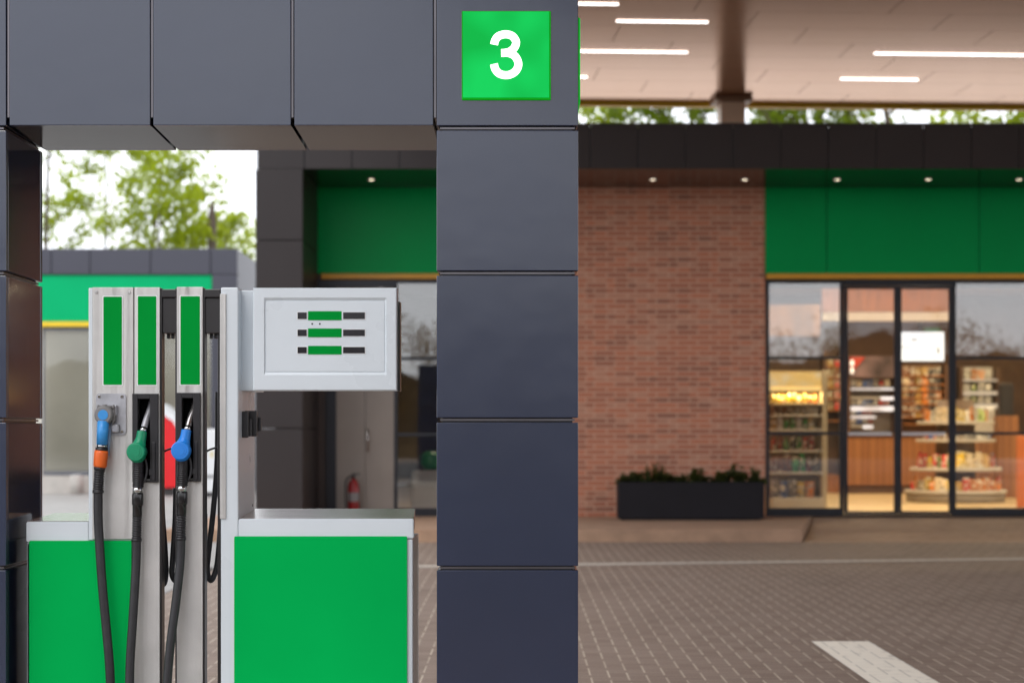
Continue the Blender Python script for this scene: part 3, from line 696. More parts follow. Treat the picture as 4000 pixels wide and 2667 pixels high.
# interior shell
FZ = .157
ix0 = X(775, WY)
m_ = MB(); m_.box(bx0-2.2, XR, WY+.08, 39.0, FZ-.1, FZ); SP(m_, 'shop_floor', floor_m)
m_ = MB(); m_.box(bx0-2.2, XR, 38.8, 39.0, FZ, 4.2); m_.box(XR-.1, XR, 25.2, 38.8, FZ, 4.2); SP(m_, 'back_wall', wallint)
m_ = MB(); m_.box(bx0-2.2, XR, WY+.1, 39.0, 4.2, 4.3); SP(m_, 'inner_ceiling', mat('inner_ceiling', (.22, .12, .07), .6))
m_ = MB(); m_.box(bx1-1.2, bx1-.9, WY+.3, 38.8, FZ, 4.2); SP(m_, 'inner_wall', wallint)
m_ = MB(); m_.box(X(1888, 29.4), X(2192, 29.4), 29.4, 29.5, Zv(737, 29.4), Zv(717, 29.4), .01); SP(m_, 'ceiling_valance', mat('valance', (.52, .47, .44), .5))
m_ = MB(); m_.box(X(1888, 29.4), X(2192, 29.4), 29.45, 29.52, Zv(717, 29.4)+.005, 4.19, .01); SP(m_, 'bulkhead', wood_p)
m_ = MB(); m_.box(X(1765, 28.5), X(1884, 28.5), 28.5, 28.55, Zv(772, 28.5), Zv(700, 28.5), .01); SP(m_, 'wood_sign_board', mat('gold_board', (.20, .09, .015), .5, var=.5, vscale=1.5, stretch=(3, 3, .6)))
# lamps of the shop's ceiling; front three added to brighten the rack and display
def area(name, loc, sx, sy, power, col, rot=(0, 0, 0)):
    l = bpy.data.lights.new(name, 'AREA'); l.shape = 'RECTANGLE'; l.size = sx; l.size_y = sy; l.energy = power; l.color = col
    o = bpy.data.objects.new(name, l); COL.objects.link(o); o.location = loc; o.rotation_euler = rot
    return o
lampm = emit('ceiling_and_fill_lamp_glow', (1, .82, .58), 5.)
for x_, y_ in ((4.1, 25.55), (7.0, 25.9), (9.6, 25.9), (5.2, 27.5), (8.2, 27.5), (11, 27.5), (5.2, 31.5), (8.2, 31.5), (11, 31.5), (6.5, 35.5), (9.5, 35.5)):
    m_ = MB(); m_.box(x_-.6, x_+.6, y_-.08, y_+.08, 4.13, 4.19, .005); SP(m_, 'ceiling_and_fill_lamp', lampm)
    area('shop_lamp_and_fill', (x_, y_, 4.1), 1.2, .3, 145, (1, .79, .48))
area('shop_lamp_and_fill', (-.4, 28, 4.0), 1.2, .5, 70, (1, .8, .6))  # fill without a fixture, brightens the white chest area

# --- things in the shop
SHELF_GLOW = emit('shelf_light', (.95, .95, 1), 1.6, 1., 2.2, (.45, .42, .45)); SHELF_WARM = emit('shelf_warm_light', (1, .72, .28), 1.5)
PROD = {}
def pack(col, c):
    nm = 'pack_'+col
    if nm in MATS: return MATS[nm]
    m = bpy.data.materials.new(nm); MATS[nm] = m; q = NB(m); b = q.N['Principled BSDF']
    tc = q.N.new('ShaderNodeTexCoord'); oi = q.N.new('ShaderNodeObjectInfo')
    vm = q.N.new('ShaderNodeVectorMath'); vm.operation = 'ADD'; q.L.new(tc.outputs['Object'], vm.inputs[0])
    cx_ = q.N.new('ShaderNodeCombineXYZ'); q.L.new(q.m('MULTIPLY', oi.outputs['Random'], 40.), cx_.inputs[0]); q.L.new(cx_.outputs[0], vm.inputs[1])
    n1 = q.noise(vm.outputs[0], 17, 2); n2 = q.noise(vm.outputs[0], 26, 2)
    k = q.m('MULTIPLY_ADD', oi.outputs['Random'], .9, .45)
    base = q.N.new('ShaderNodeMix'); base.data_type = 'RGBA'; base.blend_type = 'MULTIPLY'; base.inputs[0].default_value = 1; base.inputs[6].default_value = (*c, 1)
    g_ = q.N.new('ShaderNodeCombineXYZ')
    for i_ in range(3): q.L.new(k, g_.inputs[i_])
    q.L.new(g_.outputs[0], base.inputs[7])
    col_ = q.mix(q.rng(n1, .54, .58), base.outputs[2], (.72, .68, .58)); col_ = q.mix(q.rng(n2, .58, .62), col_, tuple(x*.18 for x in c))
    q.L.new(col_, b.inputs['Base Color']); b.inputs['Roughness'].default_value = .3
    return m
PCOL = {'yellow': (.75, .52, .04), 'white': (.72, .70, .66), 'red': (.6, .03, .03), 'green': (.03, .32, .06), 'brown': (.22, .09, .04), 'orange': (.75, .24, .03), 'blue': (.06, .16, .5), 'cream': (.68, .56, .38), 'black': (.03, .028, .03), 'gold': (.55, .34, .08), 'pale green': (.42, .55, .16), 'grey': (.35, .34, .34)}
def pmesh(kind, col, sx, sz):
    key = (kind, col, round(sx, 3), round(sz, 3))
    if key in PROD: return PROD[key]
    m_ = MB(); h_ = sz; r = sx/2
    if kind == 'bottle': m_.tube([(0, 0, 0), (0, 0, h_*.62), (0, 0, h_*.74), (0, 0, h_*.82), (0, 0, h_*.97), (0, 0, h_)], [r, r, r*.75, r*.35, r*.35, r*.3], 12)
    elif kind == 'can': m_.tube([(0, 0, 0), (0, 0, h_*.06), (0, 0, h_*.92), (0, 0, h_)], [r*.85, r, r, r*.82], 12)
    elif kind == 'bag':
        m_.box(-r, r, -r*.4, r*.4, 0, h_, r*.3, 3)
        for v in m_.bm.verts:
            f = 1-abs(v.co.z/h_-.5)*2; v.co.y *= .35+.65*f; v.co.x *= .93+.07*(1-f)
    else: m_.box(-r, r, -r*.6, r*.6, 0, h_, min(r, h_)*.06)
    bmesh.ops.recalc_face_normals(m_.bm, faces=m_.bm.faces[:])
    me_ = bpy.data.meshes.new(kind); m_.bm.to_mesh(me_); m_.bm.free()
    c = PCOL[col]; me_.materials.append(pack(col, c))
    for p in me_.polygons: p.use_smooth = kind in ('bottle', 'can')
    PROD[key] = me_; return me_
NM = {'bottle': 'bottle', 'can': 'drink_can', 'bag': 'snack_bag', 'box': 'carton'}
WN = {'bottle': 'bottle', 'can': 'can', 'bag': 'snack bag', 'box': 'carton'}
def product(kind, col, x, y, z, sx, sz, where, rot=0., tilt=0.):
    o = bpy.data.objects.new(NM[kind], pmesh(kind, col, sx, sz)); COL.objects.link(o)
    o.location = (x, y, z); o.rotation_euler = (tilt, 0, rot)
    return tag(o, f'{col} {WN[kind]} on the {where}', WN[kind], f'{col} {WN[kind]}s on the {where}')
def row(u0, u1, v, Y, items, size, where, step, tilt=0., fill=1., dz=0.):
    z = Zv(v, Y)+dz; x = X(u0, Y)+step/2; xe = X(u1, Y)
    rnd = random.Random(where)
    i = 0
    while x < xe-step*.3:
        kind, col = items[int(i*len(items)*step/(xe-X(u0, Y)+1e-6)) % len(items)] if rnd.random() < .75 else rnd.choice(items)
        if rnd.random() < fill: product(kind, col, x, Y+rnd.uniform(-.02, .02), z, size[0]*rnd.choice((1, .9)), size[1]*rnd.choice((1, .86, .93)), where, rnd.uniform(-.12, .12), tilt)
        x += step; i += 1
# gondola in the left window
GYd = 26.3
gx0, gx1 = X(1768, GYd), X(1886, GYd)
gon = thing('shelf_rack', 'cream lit shelf rack of drinks just inside the window beside brick wall', 'shelf rack', ((gx0+gx1)/2, GYd, FZ)); L = gon.location
m_ = MB(); m_.box(gx0, gx1, GYd-.28, GYd+.2, FZ, Zv(1143, GYd-.28), .01); m_.build('base', shelf_w, gon, L)
m_ = MB(); m_.box(gx1-.02, gx1+.05, GYd-.22, GYd+.22, FZ, Zv(852, GYd), .008); m_.build('end_panel', cream, gon, L)
m_ = MB(); m_.box(gx0, gx1-.02, GYd+.2, GYd+.24, FZ, Zv(850, GYd), .004); m_.build('back_panel', mat('rack_back', (.34, .26, .15), .6), gon, L)
for v in (1083, 1033, 985, 952, 926):
    m_ = MB(); m_.box(gx0, gx1-.02, GYd-.24, GYd+.2, Zv(v, GYd)-.03, Zv(v, GYd), .004); m_.build('shelf', shelf_w if v > 940 else cream, gon, L)
m_ = MB(); m_.box(gx0, gx1-.02, GYd-.1, GYd+.2, Zv(897, GYd), Zv(856, GYd), .006); hdr = m_.build('header_board', emit('header_glow', (1, .70, .25), .8, 1., 5., (.9, .85, .6)), gon, L)
m_ = MB(); m_.box(gx0, gx1-.02, GYd-.12, GYd-.105, Zv(897, GYd), Zv(888, GYd), .002); m_.build('shelf_lamp', SHELF_WARM, gon, L)
area('rack_lamp', ((gx0+gx1)/2, GYd-.13, Zv(898, GYd)-.01), gx1-gx0-.1, .05, 16, (1, .72, .32))
w1 = 'bottom shelf of the window rack'
row(1770, 1880, 1143, GYd-.1, [('box', 'blue'), ('box', 'grey'), ('bag', 'yellow'), ('box', 'orange'), ('box', 'green')], (.11, .27), w1, .125)
row(1770, 1880, 1083, GYd-.08, [('box', 'brown'), ('box', 'brown'), ('box', 'green'), ('box', 'green'), ('bottle', 'red'), ('bottle', 'black')], (.09, .26), 'second shelf up of the window rack', .10)
row(1770, 1880, 1033, GYd-.08, [('bottle', 'red'), ('can', 'black'), ('bottle', 'green'), ('can', 'red'), ('box', 'gold')], (.08, .22), 'third shelf up of the window rack', .09)
row(1770, 1880, 985, GYd-.08, [('bag', 'white'), ('bottle', 'green'), ('bottle', 'green'), ('box', 'gold')], (.08, .17), 'fourth shelf up of the window rack', .09)
row(1770, 1880, 952, GYd-.08, [('can', 'brown'), ('can', 'gold'), ('box', 'cream')], (.08, .11), 'fifth shelf up of the window rack', .085)
row(1770, 1880, 926, GYd-.08, [('bottle', 'yellow'), ('bottle', 'yellow'), ('bottle', 'gold'), ('bottle', 'orange')], (.07, .145), 'top shelf of the window rack', .075)
# counter and the units behind it
CY = 34.5
cx0, cx1 = X(1945, CY), X(2420, CY)
cnt = thing('counter', 'brown slatted wooden shop counter behind the sliding doors', 'counter', ((cx0+cx1)/2, CY, FZ)); L = cnt.location
m_ = MB(); m_.box(cx0, cx1, CY, CY+.6, Zv(1114, CY), Zv(1003, CY), .01); m_.build('front_panel', wood_d, cnt, L)
m_ = MB(); m_.box(cx0+.05, cx1, CY+.06, CY+.5, FZ, Zv(1114, CY)+.002); m_.build('plinth', wallint, cnt, L)
m_ = MB(); m_.box(cx0-.04, cx1, CY-.05, CY+.65, Zv(1003, CY)+.001, Zv(996, CY), .008); m_.build('counter_top', mat('counter_top', (.12, .06, .04), .3), cnt, L)
m_ = MB(); m_.box(X(1897, CY), cx0-.1, CY+.2, CY+.9, FZ, Zv(1092, CY), .01); tag(m_.build('wooden_step', wood_p), 'low dark wooden step left of the slatted counter', 'step')
UY = 37.4
def lit_unit(u0, u1, vt, vb, label, name, shelf_vs, lampm_, backm):
    t = thing(name, label, 'shelf unit', (X((u0+u1)/2, UY), UY, FZ)); L = t.location
    xa, xb = X(u0, UY), X(u1, UY)
    m_ = MB(); m_.box(xa, xb, UY+.3, UY+.36, FZ, Zv(vt, UY)); m_.build('back_panel', backm, t, L)
    m_ = MB(); m_.box(xa-.06, xa, UY-.1, UY+.36, FZ, Zv(vt, UY)); m_.box(xb, xb+.06, UY-.1, UY+.36, FZ, Zv(vt, UY)); m_.build('side_panel', wallint, t, L)
    for n_s, v in enumerate(shelf_vs):
        if lampm_ is SHELF_GLOW and n_s > 2: xb = xa+(X(u1, UY)-xa)*(.56 if n_s == 3 else .5)
        m_ = MB(); m_.box(xa, xb, UY-.08, UY+.3, Zv(v, UY)-.03, Zv(v, UY)); s_ = m_.build('shelf', shelf_w if lampm_ else wood_p, t, L)
        if lampm_: m_ = MB(); m_.box(xa+(.0, .62, .0, .0, .25)[n_s % 5] if lampm_ is SHELF_GLOW else xa, xb, UY-.1, UY-.082, Zv(v, UY)-(.03, .06, .085, .05, .06)[n_s % 5], Zv(v, UY)+.004); m_.build('shelf_lamp', lampm_, s_, L)
    return t
lit_unit(1952, 2054, 868, 1000, 'unit of white glowing shelves seen through the left sliding door', 'lit_shelf_unit', (892, 912, 934, 955, 977), SHELF_GLOW, mat('unit_back', (.3, .27, .26), .6))
for i, v in enumerate((888, 931, 952, 973)):
    row(1953, 2053 if i < 2 else 2006, v, UY, [('box', 'white'), ('box', 'blue'), ('bottle', 'white'), ('bottle', 'red'), ('box', 'cream')], (.10, .12 if i else .14), ['top shelf', 'third shelf', 'fourth shelf', 'bottom shelf'][i]+' of the white glowing unit', .115, dz=.012)
lit_unit(2070, 2168, 838, 1000, 'dim wooden shelf unit of small packs under the bright screen', 'wooden_shelf_unit', (862, 882, 897, 912, 927, 942, 957, 972), None, mat('unit_back_brown', (.26, .14, .07), .6))
for i, v in enumerate((862, 882, 897, 912, 927, 942, 957)):
    row(2071, 2167, v, UY, [('box', 'brown'), ('box', 'gold'), ('box', 'orange'), ('box', 'black'), ('box', 'cream')], (.13, .17 if i < 2 else .12), ['top', 'second', 'third', 'fourth', 'fifth', 'sixth', 'seventh'][i]+' shelf of the wooden unit under the screen', .135)
lit_unit(1897, 1930, 805, 1000, 'narrow dark shelf unit of red and gold packs right of the window rack', 'narrow_shelf_unit', (841, 866, 890, 915, 940, 965), None, mat('unit_back_dark', (.10, .045, .03), .6))
for i, v in enumerate((841, 866, 890, 915, 940)):
    row(1898, 1929, v, UY, [('box', 'gold'), ('box', 'red'), ('box', 'brown')], (.13, .19), ['top', 'second', 'third', 'fourth', 'fifth'][i]+' shelf of the narrow dark unit', .15)
lit_unit(2210, 2288, 842, 1000, 'added pale glowing shelf unit brightening the right window above round display', 'fill_shelf_unit', (872, 900, 928, 956, 984), emit('fill_shelf_glow', (1, .93, .85), .55), mat('fill_unit_back', (.62, .58, .54), .5))  # added glowing unit, put in only to brighten this window
for i, v in enumerate((872, 900, 928)):
    row(2211, 2287, v, UY, [('box', 'white'), ('bottle', 'pale green'), ('box', 'grey'), ('bottle', 'white'), ('box', 'orange')], (.13, .20), ['top', 'second', 'third'][i]+' shelf of the pale unit in the right window', .15, dz=.01)
# poster wall above the glowing unit
m_ = MB(); m_.box(X(1952, 37.2), X(2054, 37.2), 37.2, 37.25, Zv(866, 37.2), Zv(818, 37.2), .006)
tag(m_.build('poster_board', mat('poster', (.17, .11, .12), .5, var=.8, vscale=1.6)), 'dim mottled poster board above the white glowing shelves', 'poster')
m_ = MB(); m_.poly([(X(1953, 37.15), 37.15, Zv(820, 37.15)), (X(1988, 37.15), 37.15, Zv(820, 37.15)), (X(1960, 37.15), 37.15, Zv(850, 37.15)), (X(1953, 37.15), 37.15, Zv(850, 37.15))], ext=(0, .02, 0))
tag(m_.build('red_pennant', mat('pennant', (.5, .05, .03), .5)), 'red corner pennant on the poster above the glowing shelves', 'pennant')
for i, v in enumerate((834, 851)):
    m_ = MB(); c = Vector((X(1957, 36.9), 36.9, Zv(v, 36.9))); m_.tube([c+Vector((0, 0, -.06)), c+Vector((0, 0, -.03)), c+Vector((0, 0, .04)), c+Vector((0, 0, .06))], [.02, .034, .034, .02], 14)
    tag(m_.build('spot_lamp', emit('spot_glow', (1, .9, .75), 2.2)), ['upper', 'lower'][i]+' small white lamp left of the red pennant', 'lamp', 'small lamps by the poster')
# screen
SY = 30.0
scr = thing('menu_screen', 'bright white hanging screen behind the right sliding door', 'screen', (X(2115, SY), SY, Zv(795, SY))); L = scr.location
m_ = MB(); m_.box(X(2062, SY), X(2170, SY), SY, SY+.07, Zv(830, SY), Zv(760.5, SY), .006); m_.build('housing', blk, scr, L)
m_ = MB(); m_.box(X(2064, SY), X(2168, SY), SY-.006, SY-.001, Zv(828.5, SY), Zv(762.5, SY)); sf = m_.build('screen_face', emit('screen_glow', (.86, .93, 1), 1.75), scr, L)
im = mat('screen_ink', (.30, .36, .42), .5)
m_ = MB(); m_.box(X(2093, SY), X(2107, SY), SY-.009, SY-.0065, Zv(782.5, SY), Zv(778.5, SY)); m_.box(X(2071, SY), X(2094, SY), SY-.009, SY-.0065, Zv(798.5, SY), Zv(796, SY)); m_.box(X(2152, SY), X(2158, SY), SY-.009, SY-.0065, Zv(813, SY), Zv(796, SY)); m_.build('screen_text', im, sf, L)
m_ = MB(); m_.tube([(X(2115, SY), SY+.04, Zv(760, SY)), (X(2115, SY), SY+.04, 4.2)], .025, 10); m_.build('hanger', blk, scr, L)
m_ = MB(); m_.box(X(2130, SY), X(2166, SY), SY+.2, SY+.24, Zv(766, SY), Zv(752, SY), .005); tag(m_.build('green_shop_sign', mat('shop_sign_green', (.01, .22, .02), .4)), 'small green sign board just above the bright screen', 'sign')
# round stepped display
RY = 30.4
rx = X(2195, RY)
rd = thing('round_display', 'round stepped display stand full of snacks inside the doors', 'display stand', (rx, RY, FZ)); L = rd.location
def tier(v0, v1, hw, name, m, y_=None):
    r = hw*S*RY/F; m_ = MB(); za, zb3 = max(FZ, Zv(v1, RY-r*.5)), Zv(v0, RY-r*.5)
    m_.tube([(rx, RY, za), (rx, RY, za+(zb3-za)*.15), (rx, RY, zb3-.01), (rx, RY, zb3)], [r*.97, r, r, r*.985], 12); return m_.build(name, m, rd, L), r, zb3
tier(1133, 1170, 114, 'base', mat('display_base', (.30, .26, .21), .5))
tops = []
for v, hw in ((1126, 118), (1074, 106), (1008, 92), (967, 90)):
    o_, r, zt3 = tier(v, v+7, hw, 'shelf', shelf_w); tops.append((r, zt3))
m_ = MB(); m_.tube([(rx, RY, FZ), (rx, RY, tops[-1][1]+.35)], [.35, .30], 16); m_.build('core', mat('display_core', (.16, .10, .07), .5), rd, L)
RN = ['bottom tier', 'second tier', 'third tier', 'top tier']
IT = [[('bag', 'cream'), ('bag', 'yellow'), ('bag', 'cream'), ('bag', 'red'), ('bag', 'orange'), ('box', 'orange'), ('bag', 'red'), ('bag', 'gold')],
      [('bag', 'red'), ('bag', 'yellow'), ('bag', 'pale green'), ('bag', 'yellow'), ('bag', 'cream'), ('bag', 'gold'), ('bag', 'orange'), ('bag', 'blue')],
      [('box', 'red'), ('box', 'brown'), ('can', 'grey'), ('box', 'white'), ('box', 'blue')],
      [('bag', 'orange'), ('bag', 'cream'), ('bag', 'yellow'), ('bag', 'white'), ('bag', 'pale green'), ('bag', 'white')]]
for q_, (r, zt3) in enumerate(tops):
    n = (25, 25, 22, 21)[q_]; rnd = random.Random(q_)
    for i in range(n):
        a_ = math.pi*(1.0+(i+.5)/n); rr_ = r-.14
        kind, col = IT[q_][int(i*len(IT[q_])/n)] if rnd.random() < .7 else rnd.choice(IT[q_])
        product(kind, col, rx+rr_*math.cos(a_), RY+rr_*math.sin(a_), zt3+.001, (.13, .12, .09, .11)[q_], (.21, .25, .09, .22)[q_]*rnd.uniform(.65, 1.1), RN[q_]+' of the round display', a_+math.pi/2+rnd.uniform(-.5, .5), rnd.uniform(-.25, .05))
# white glass cake case and wooden post right of the display, orange stand
m_ = MB(); xa, xb = X(2206, 33), X(2286, 33); m_.box(xa, xb, 33, 33.5, 1.28, 1.75, .03); tag(m_.build('cake_case', mat('case_white', (.6, .58, .56), .2, var=.2)), 'white counter case above the right side of round display', 'display case')
m_ = MB(); m_.box(X(2292, 32), X(2340, 32), 32, 32.3, FZ, Zv(955, 32), .01); tag(m_.build('wooden_cabinet', wood_d), 'brown slatted cabinet right of the round display', 'cabinet')
m_ = MB(); m_.box(X(2298, 32), X(2330, 32), 32.02, 32.2, Zv(954.9, 32), Zv(880, 32), .03); tag(m_.build('coffee_machine', blk), 'black coffee machine standing on the brown slatted cabinet', 'coffee machine')
m_ = MB(); m_.box(X(2336, 28), X(2376, 28), 28, 28.05, FZ, Zv(1000, 28), .01); tag(m_.build('banner_stand', mat('orange_banner', (.55, .15, .04), .5)), 'orange board standing at the right edge behind the glass', 'banner')
# white chest behind the glass left of the column
m_ = MB(); m_.box(X(945, 26.2), X(1090, 26.2), 26.2, 26.9, FZ, Zv(1082, 26.2), .03); tag(m_.build('white_chest', mat('chest_white', (.55, .54, .52), .4)), 'white chest behind the glass left of the grey column', 'chest')
m_ = MB(); m_.tube([(X(990, 26.5), 26.5, Zv(1078, 26.5)), (X(990, 26.5), 26.5, Zv(1066, 26.5)), (X(990, 26.5), 26.5, Zv(1045, 26.5)), (X(990, 26.5), 26.5, Zv(1036, 26.5))], [.09, .16, .15, .06], 18, smooth_n=4); tag(m_.build('green_ball', mat('ball_green', (.01, .3, .06), .3)), 'green ball lying on the white chest behind glass', 'ball')

# ------------------------------------------------------------------ outside the shop
# planter
PLY = 24.0
px0, px1 = X(1421, PLY), X(1756, PLY)
pz1 = Zv(1107, PLY)
plt = thing('planter', 'long dark grey planter box before the brick wall', 'planter', ((px0+px1)/2, PLY+.25, KZ)); L = plt.location
m_ = MB(); zt3 = pz1; t_ = .04; y0_, y1_ = PLY, PLY+.5; zb4 = KZ+.02
m_.box(px0, px1, y0_, y0_+t_, zb4, zt3, .012); m_.box(px0, px1, y1_-t_, y1_, zb4, zt3, .012); m_.box(px0, px0+t_, y0_+t_+.002, y1_-t_-.002, zb4, zt3-.002, .006); m_.box(px1-t_, px1, y0_+t_+.002, y1_-t_-.002, zb4, zt3-.002, .006)
m_.box(px0+.05, px1-.05, y0_+.05, y1_-.05, KZ+.001, zb4+.05); m_.build('box', planter_m, plt, L)
m_ = MB(); m_.box(px0+t_+.001, px1-t_-.001, y0_+t_+.001, y1_-t_-.001, zb4+.06, zt3-.05); m_.build('soil', soil, plt, L)
def leaves(bm_, c, rad, n, size, rnd, squash=1., flat=.3):
    for _ in range(n):
        while True:
            d = Vector((rnd.uniform(-1, 1), rnd.uniform(-1, 1), rnd.uniform(-1, 1)))
            if d.length < 1: break
        p = c+Vector((d.x*rad, d.y*rad, d.z*rad*squash)); s_ = size*rnd.uniform(.6, 1.3)
        q_ = Vector((rnd.gauss(0, 1), rnd.gauss(0, 1), rnd.gauss(0, 1)+flat)).normalized(); a_ = q_.orthogonal().normalized(); b_ = q_.cross(a_)
        th = rnd.uniform(0, 6.28); a2 = a_*math.cos(th)+b_*math.sin(th); b2 = q_.cross(a2)
        bm_.faces.new([bm_.verts.new(p+o) for o in (-a2*s_, b2*s_*.45, a2*s_, -b2*s_*.45)])
rnd = random.Random(5)
spots = [(1428, .10), (1440, .13), (1452, .16), (1466, .17), (1480, .20), (1497, .18), (1512, .23), (1526, .15), (1542, .14), (1560, .10), (1578, .13), (1592, .2), (1603, .2), (1618, .12), (1640, .11), (1655, .16), (1668, .17), (1690, .24), (1702, .15), (1722, .13), (1733, .21), (1745, .10)]
for u, h_ in spots:
    b_m = bmesh.new(); xx = X(u, PLY+.25); yy_ = PLY+.25+rnd.uniform(-.12, .1)
    for k in range(7):
        a_ = rnd.uniform(0, 6.28); tip = Vector((xx+math.cos(a_)*.06, yy_+math.sin(a_)*.06, zt3-.05+h_*rnd.uniform(.6, 1.15)))
        for s_ in range(5): leaves(b_m, Vector((xx, yy_, zt3-.05)).lerp(tip, (s_+1)/5), .035, 4, .035, rnd)
    me_ = bpy.data.meshes.new('planter_shrub'); b_m.to_mesh(me_); b_m.free(); me_.materials.append(leaf_p)
    o_ = bpy.data.objects.new('planter_shrub', me_); COL.objects.link(o_)
    tag(o_, 'small dark green leafy plant growing in the long planter', 'plant', 'plants in the long planter')
# fire extinguishers by the service door
def extinguisher(u, Y, sc, label):
    x_ = X(u, Y); t = thing('fire_extinguisher', label, 'fire extinguisher', (x_, Y, KZ)); L = t.location
    m_ = MB(); z0 = KZ; m_.tube([(x_, Y, z0), (x_, Y, z0+.02*sc), (x_, Y, z0+.42*sc), (x_, Y, z0+.48*sc), (x_, Y, z0+.53*sc)], [.075*sc, .08*sc, .08*sc, .06*sc, .025*sc], 18); m_.build('cylinder', red_d, t, L)
    m_ = MB(); m_.tube([(x_, Y, z0+.53*sc), (x_, Y, z0+.58*sc)], .02*sc, 10); m_.box(x_-.02, x_+.09*sc, Y-.012, Y+.012, z0+.58*sc, z0+.60*sc, .004); m_.build('valve', blk, t, L)
    m_ = MB(); m_.tube([(x_-.02, Y, z0+.57*sc), (x_-.10*sc, Y, z0+.5*sc), (x_-.11*sc, Y, z0+.3*sc), (x_-.10*sc, Y, z0+.12*sc)], .013*sc, 8, smooth_n=5); m_.build('hose', rubber, t, L)
    m_ = MB(); m_.tube([(x_, Y, z0+.22*sc), (x_, Y, z0+.34*sc)], .0815*sc, 18, cap=False); m_.build('paper_label', grey_pl, t, L)
extinguisher(812, 24.8, 1.0, 'red fire extinguisher standing before the beige service door')

# ------------------------------------------------------------------ canopy
CH = 6.65
cy0, cyc = -10.0, 29.25
ccx = X(1679, cyc)
can = thing('station_canopy', 'brown glossy station canopy with light strips above the forecourt', 'canopy', (ccx, cyc, 0)); L = Vector((ccx, cyc, 0))
can.rotation_euler = (0, 0, R(3.1))
CX0, CX1, CY1 = -2.3, 17.0, 29.72
core = MB(); core.box(CX0+.05, CX1-.05, cy0+.05, CY1-.05, CH+.03, CH+.75); core.build('canopy_body', mat('canopy_body', (.2, .18, .17), .6), can, L)
m_ = MB(); rw, pl_ = .92, 2.5; y_ = CY1-.06; i = 0
while y_-rw > cy0:
    x_ = CX0+.06-(i % 3)*pl_/3*1.0
    while x_ < CX1:
        a_, b_ = max(x_, CX0+.06), min(x_+pl_, CX1-.06)
        if b_-a_ > .05: m_.box(a_+.005, b_-.005, y_-rw+.004, y_-.004, CH, CH+.025)
        x_ += pl_
    y_ -= rw; i += 1
m_.build('ceiling', ceil_m, can, L)
m_ = MB(); m_.box(CX0, CX1, CY1-.05, CY1+.03, CH-.03, CH+.8, .01); m_.box(CX0, CX1, cy0-.03, cy0+.05, CH-.03, CH+.8, .01); m_.box(CX0-.03, CX0+.045, cy0+.055, CY1-.055, CH-.03, CH+.8, .01); m_.box(CX1-.045, CX1+.03, cy0+.055, CY1-.055, CH-.03, CH+.8, .01); m_.build('fascia', fascia_b, can, L)
m_ = MB(); m_.box(CX0-.01, CX1+.01, CY1-.09, CY1+.045, CH-.065, CH-.001, .006); m_.build('trim', yellow_b, can, L)
strip_m = emit('strip_glow', (1, .98, .94), 7.)
def ctow(u, v):                              # point of the ceiling, in the canopy's own turned frame
    Y = (CH-CZ)*F/(HY-v*S); w_ = Vector((X(u, Y), Y, CH))-Vector((ccx, cyc, 0)); w_.rotate(Matrix.Rotation(-R(3.1), 3, 'Z')); return w_
for u0, u1, v in ((1180, 1421, 8), (1415, 1627, 49.5), (1120, 1581, 117.5), (1100, 1349, 175.5), (2005, 2480, 125.5), (1930, 2110, 182)):
    a_, b_ = ctow(u0, v), ctow(u1, v); m_ = MB(); ym = (a_.y+b_.y)/2
    m_.box(a_.x, b_.x, ym-.016, ym+.016, CH-.012, CH-.001, .003); m_.build('light_strip', strip_m, can)
for xx, yy_ in ((-1.5, -13), (2, -14.5), (6, -13), (4, -10.5), (8, -9), (0.5, -9), (-2, -17.5), (3, -19), (7, -18), (0, -21.5), (5, -23), (9, -22)):
    m_ = MB(); m_.box(xx, xx+2.2, yy_-.055, yy_+.055, CH-.012, CH-.001, .003); m_.build('light_strip', strip_m, can)
hw = (1707-1650)/2*S*cyc/F
m_ = MB(); m_.box(ccx-hw, ccx+hw, cyc-hw, cyc+hw, 0, CH-.08, .015); col_ = m_.build('column', col_m, can, L)
m_ = MB(); m_.box(ccx-hw-.10, ccx+hw+.10, cyc-hw-.10, cyc+hw+.10, CH-.08, CH-.002, .015); m_.build('capital', mat('capital_brown', (.30, .17, .10), .4), col_, L)
m_ = MB(); xq = 14.2; m_.box(xq-hw, xq+hw, 11-hw, 11+hw, 0, CH-.002, .015); m_.build('column', col_m, can, L)

# ------------------------------------------------------------------ far building on the left
AY = 39.0
ann = thing('wash_building', 'low grey building with bright green fascia behind the pump', 'building', (X(300, AY), AY, 0)); L = ann.location
def AB(u0, u1, v0, v1, y0, y1, mb=None, bev=.01): mb = mb or MB(); mb.box(X(u0, AY), X(u1, AY), y0, y1, max(0, Zv(v1, AY)), Zv(v0, AY), bev); return mb
slate_l = mat('annex_cladding', (.056, .056, .076), .45, var=.05, vscale=.6)
m_ = MB()
for u0, u1 in ((-200, 117), (118.5, 206), (207.5, 345), (346.5, 483), (484.5, 545)): AB(u0, u1, 571, 630, AY, AY+.3, m_)
AB(487, 545, 631, 1128, AY, AY+.3, m_); m_.box(X(-200, AY), X(544, AY), AY+.31, AY+8, 0, Zv(572, AY)); m_.build('wall', slate_l, ann, L)
m_ = AB(-200, 486, 631, 738, AY+.05, AY+.25); m_.build('green_fascia', fascia_b, ann, L)
m_ = AB(-200, 486, 739, 750, AY+.0, AY+.25); m_.build('yellow_trim', yellow_b, ann, L)
m_ = MB(); AB(-200, 486, 1092, 1140, AY-.25, AY+.3, m_); m_.build('sill', conc_lt, ann, L)
m_ = AB(-200, 486, 751, 1091, AY+.22, AY+.3); m_.build('reflection_panel', mat('painted_reflection', (.70, .66, .57), .5, var=.2, vscale=.45), ann, L)  # added pale panel; the windows' reflections are put into its colour
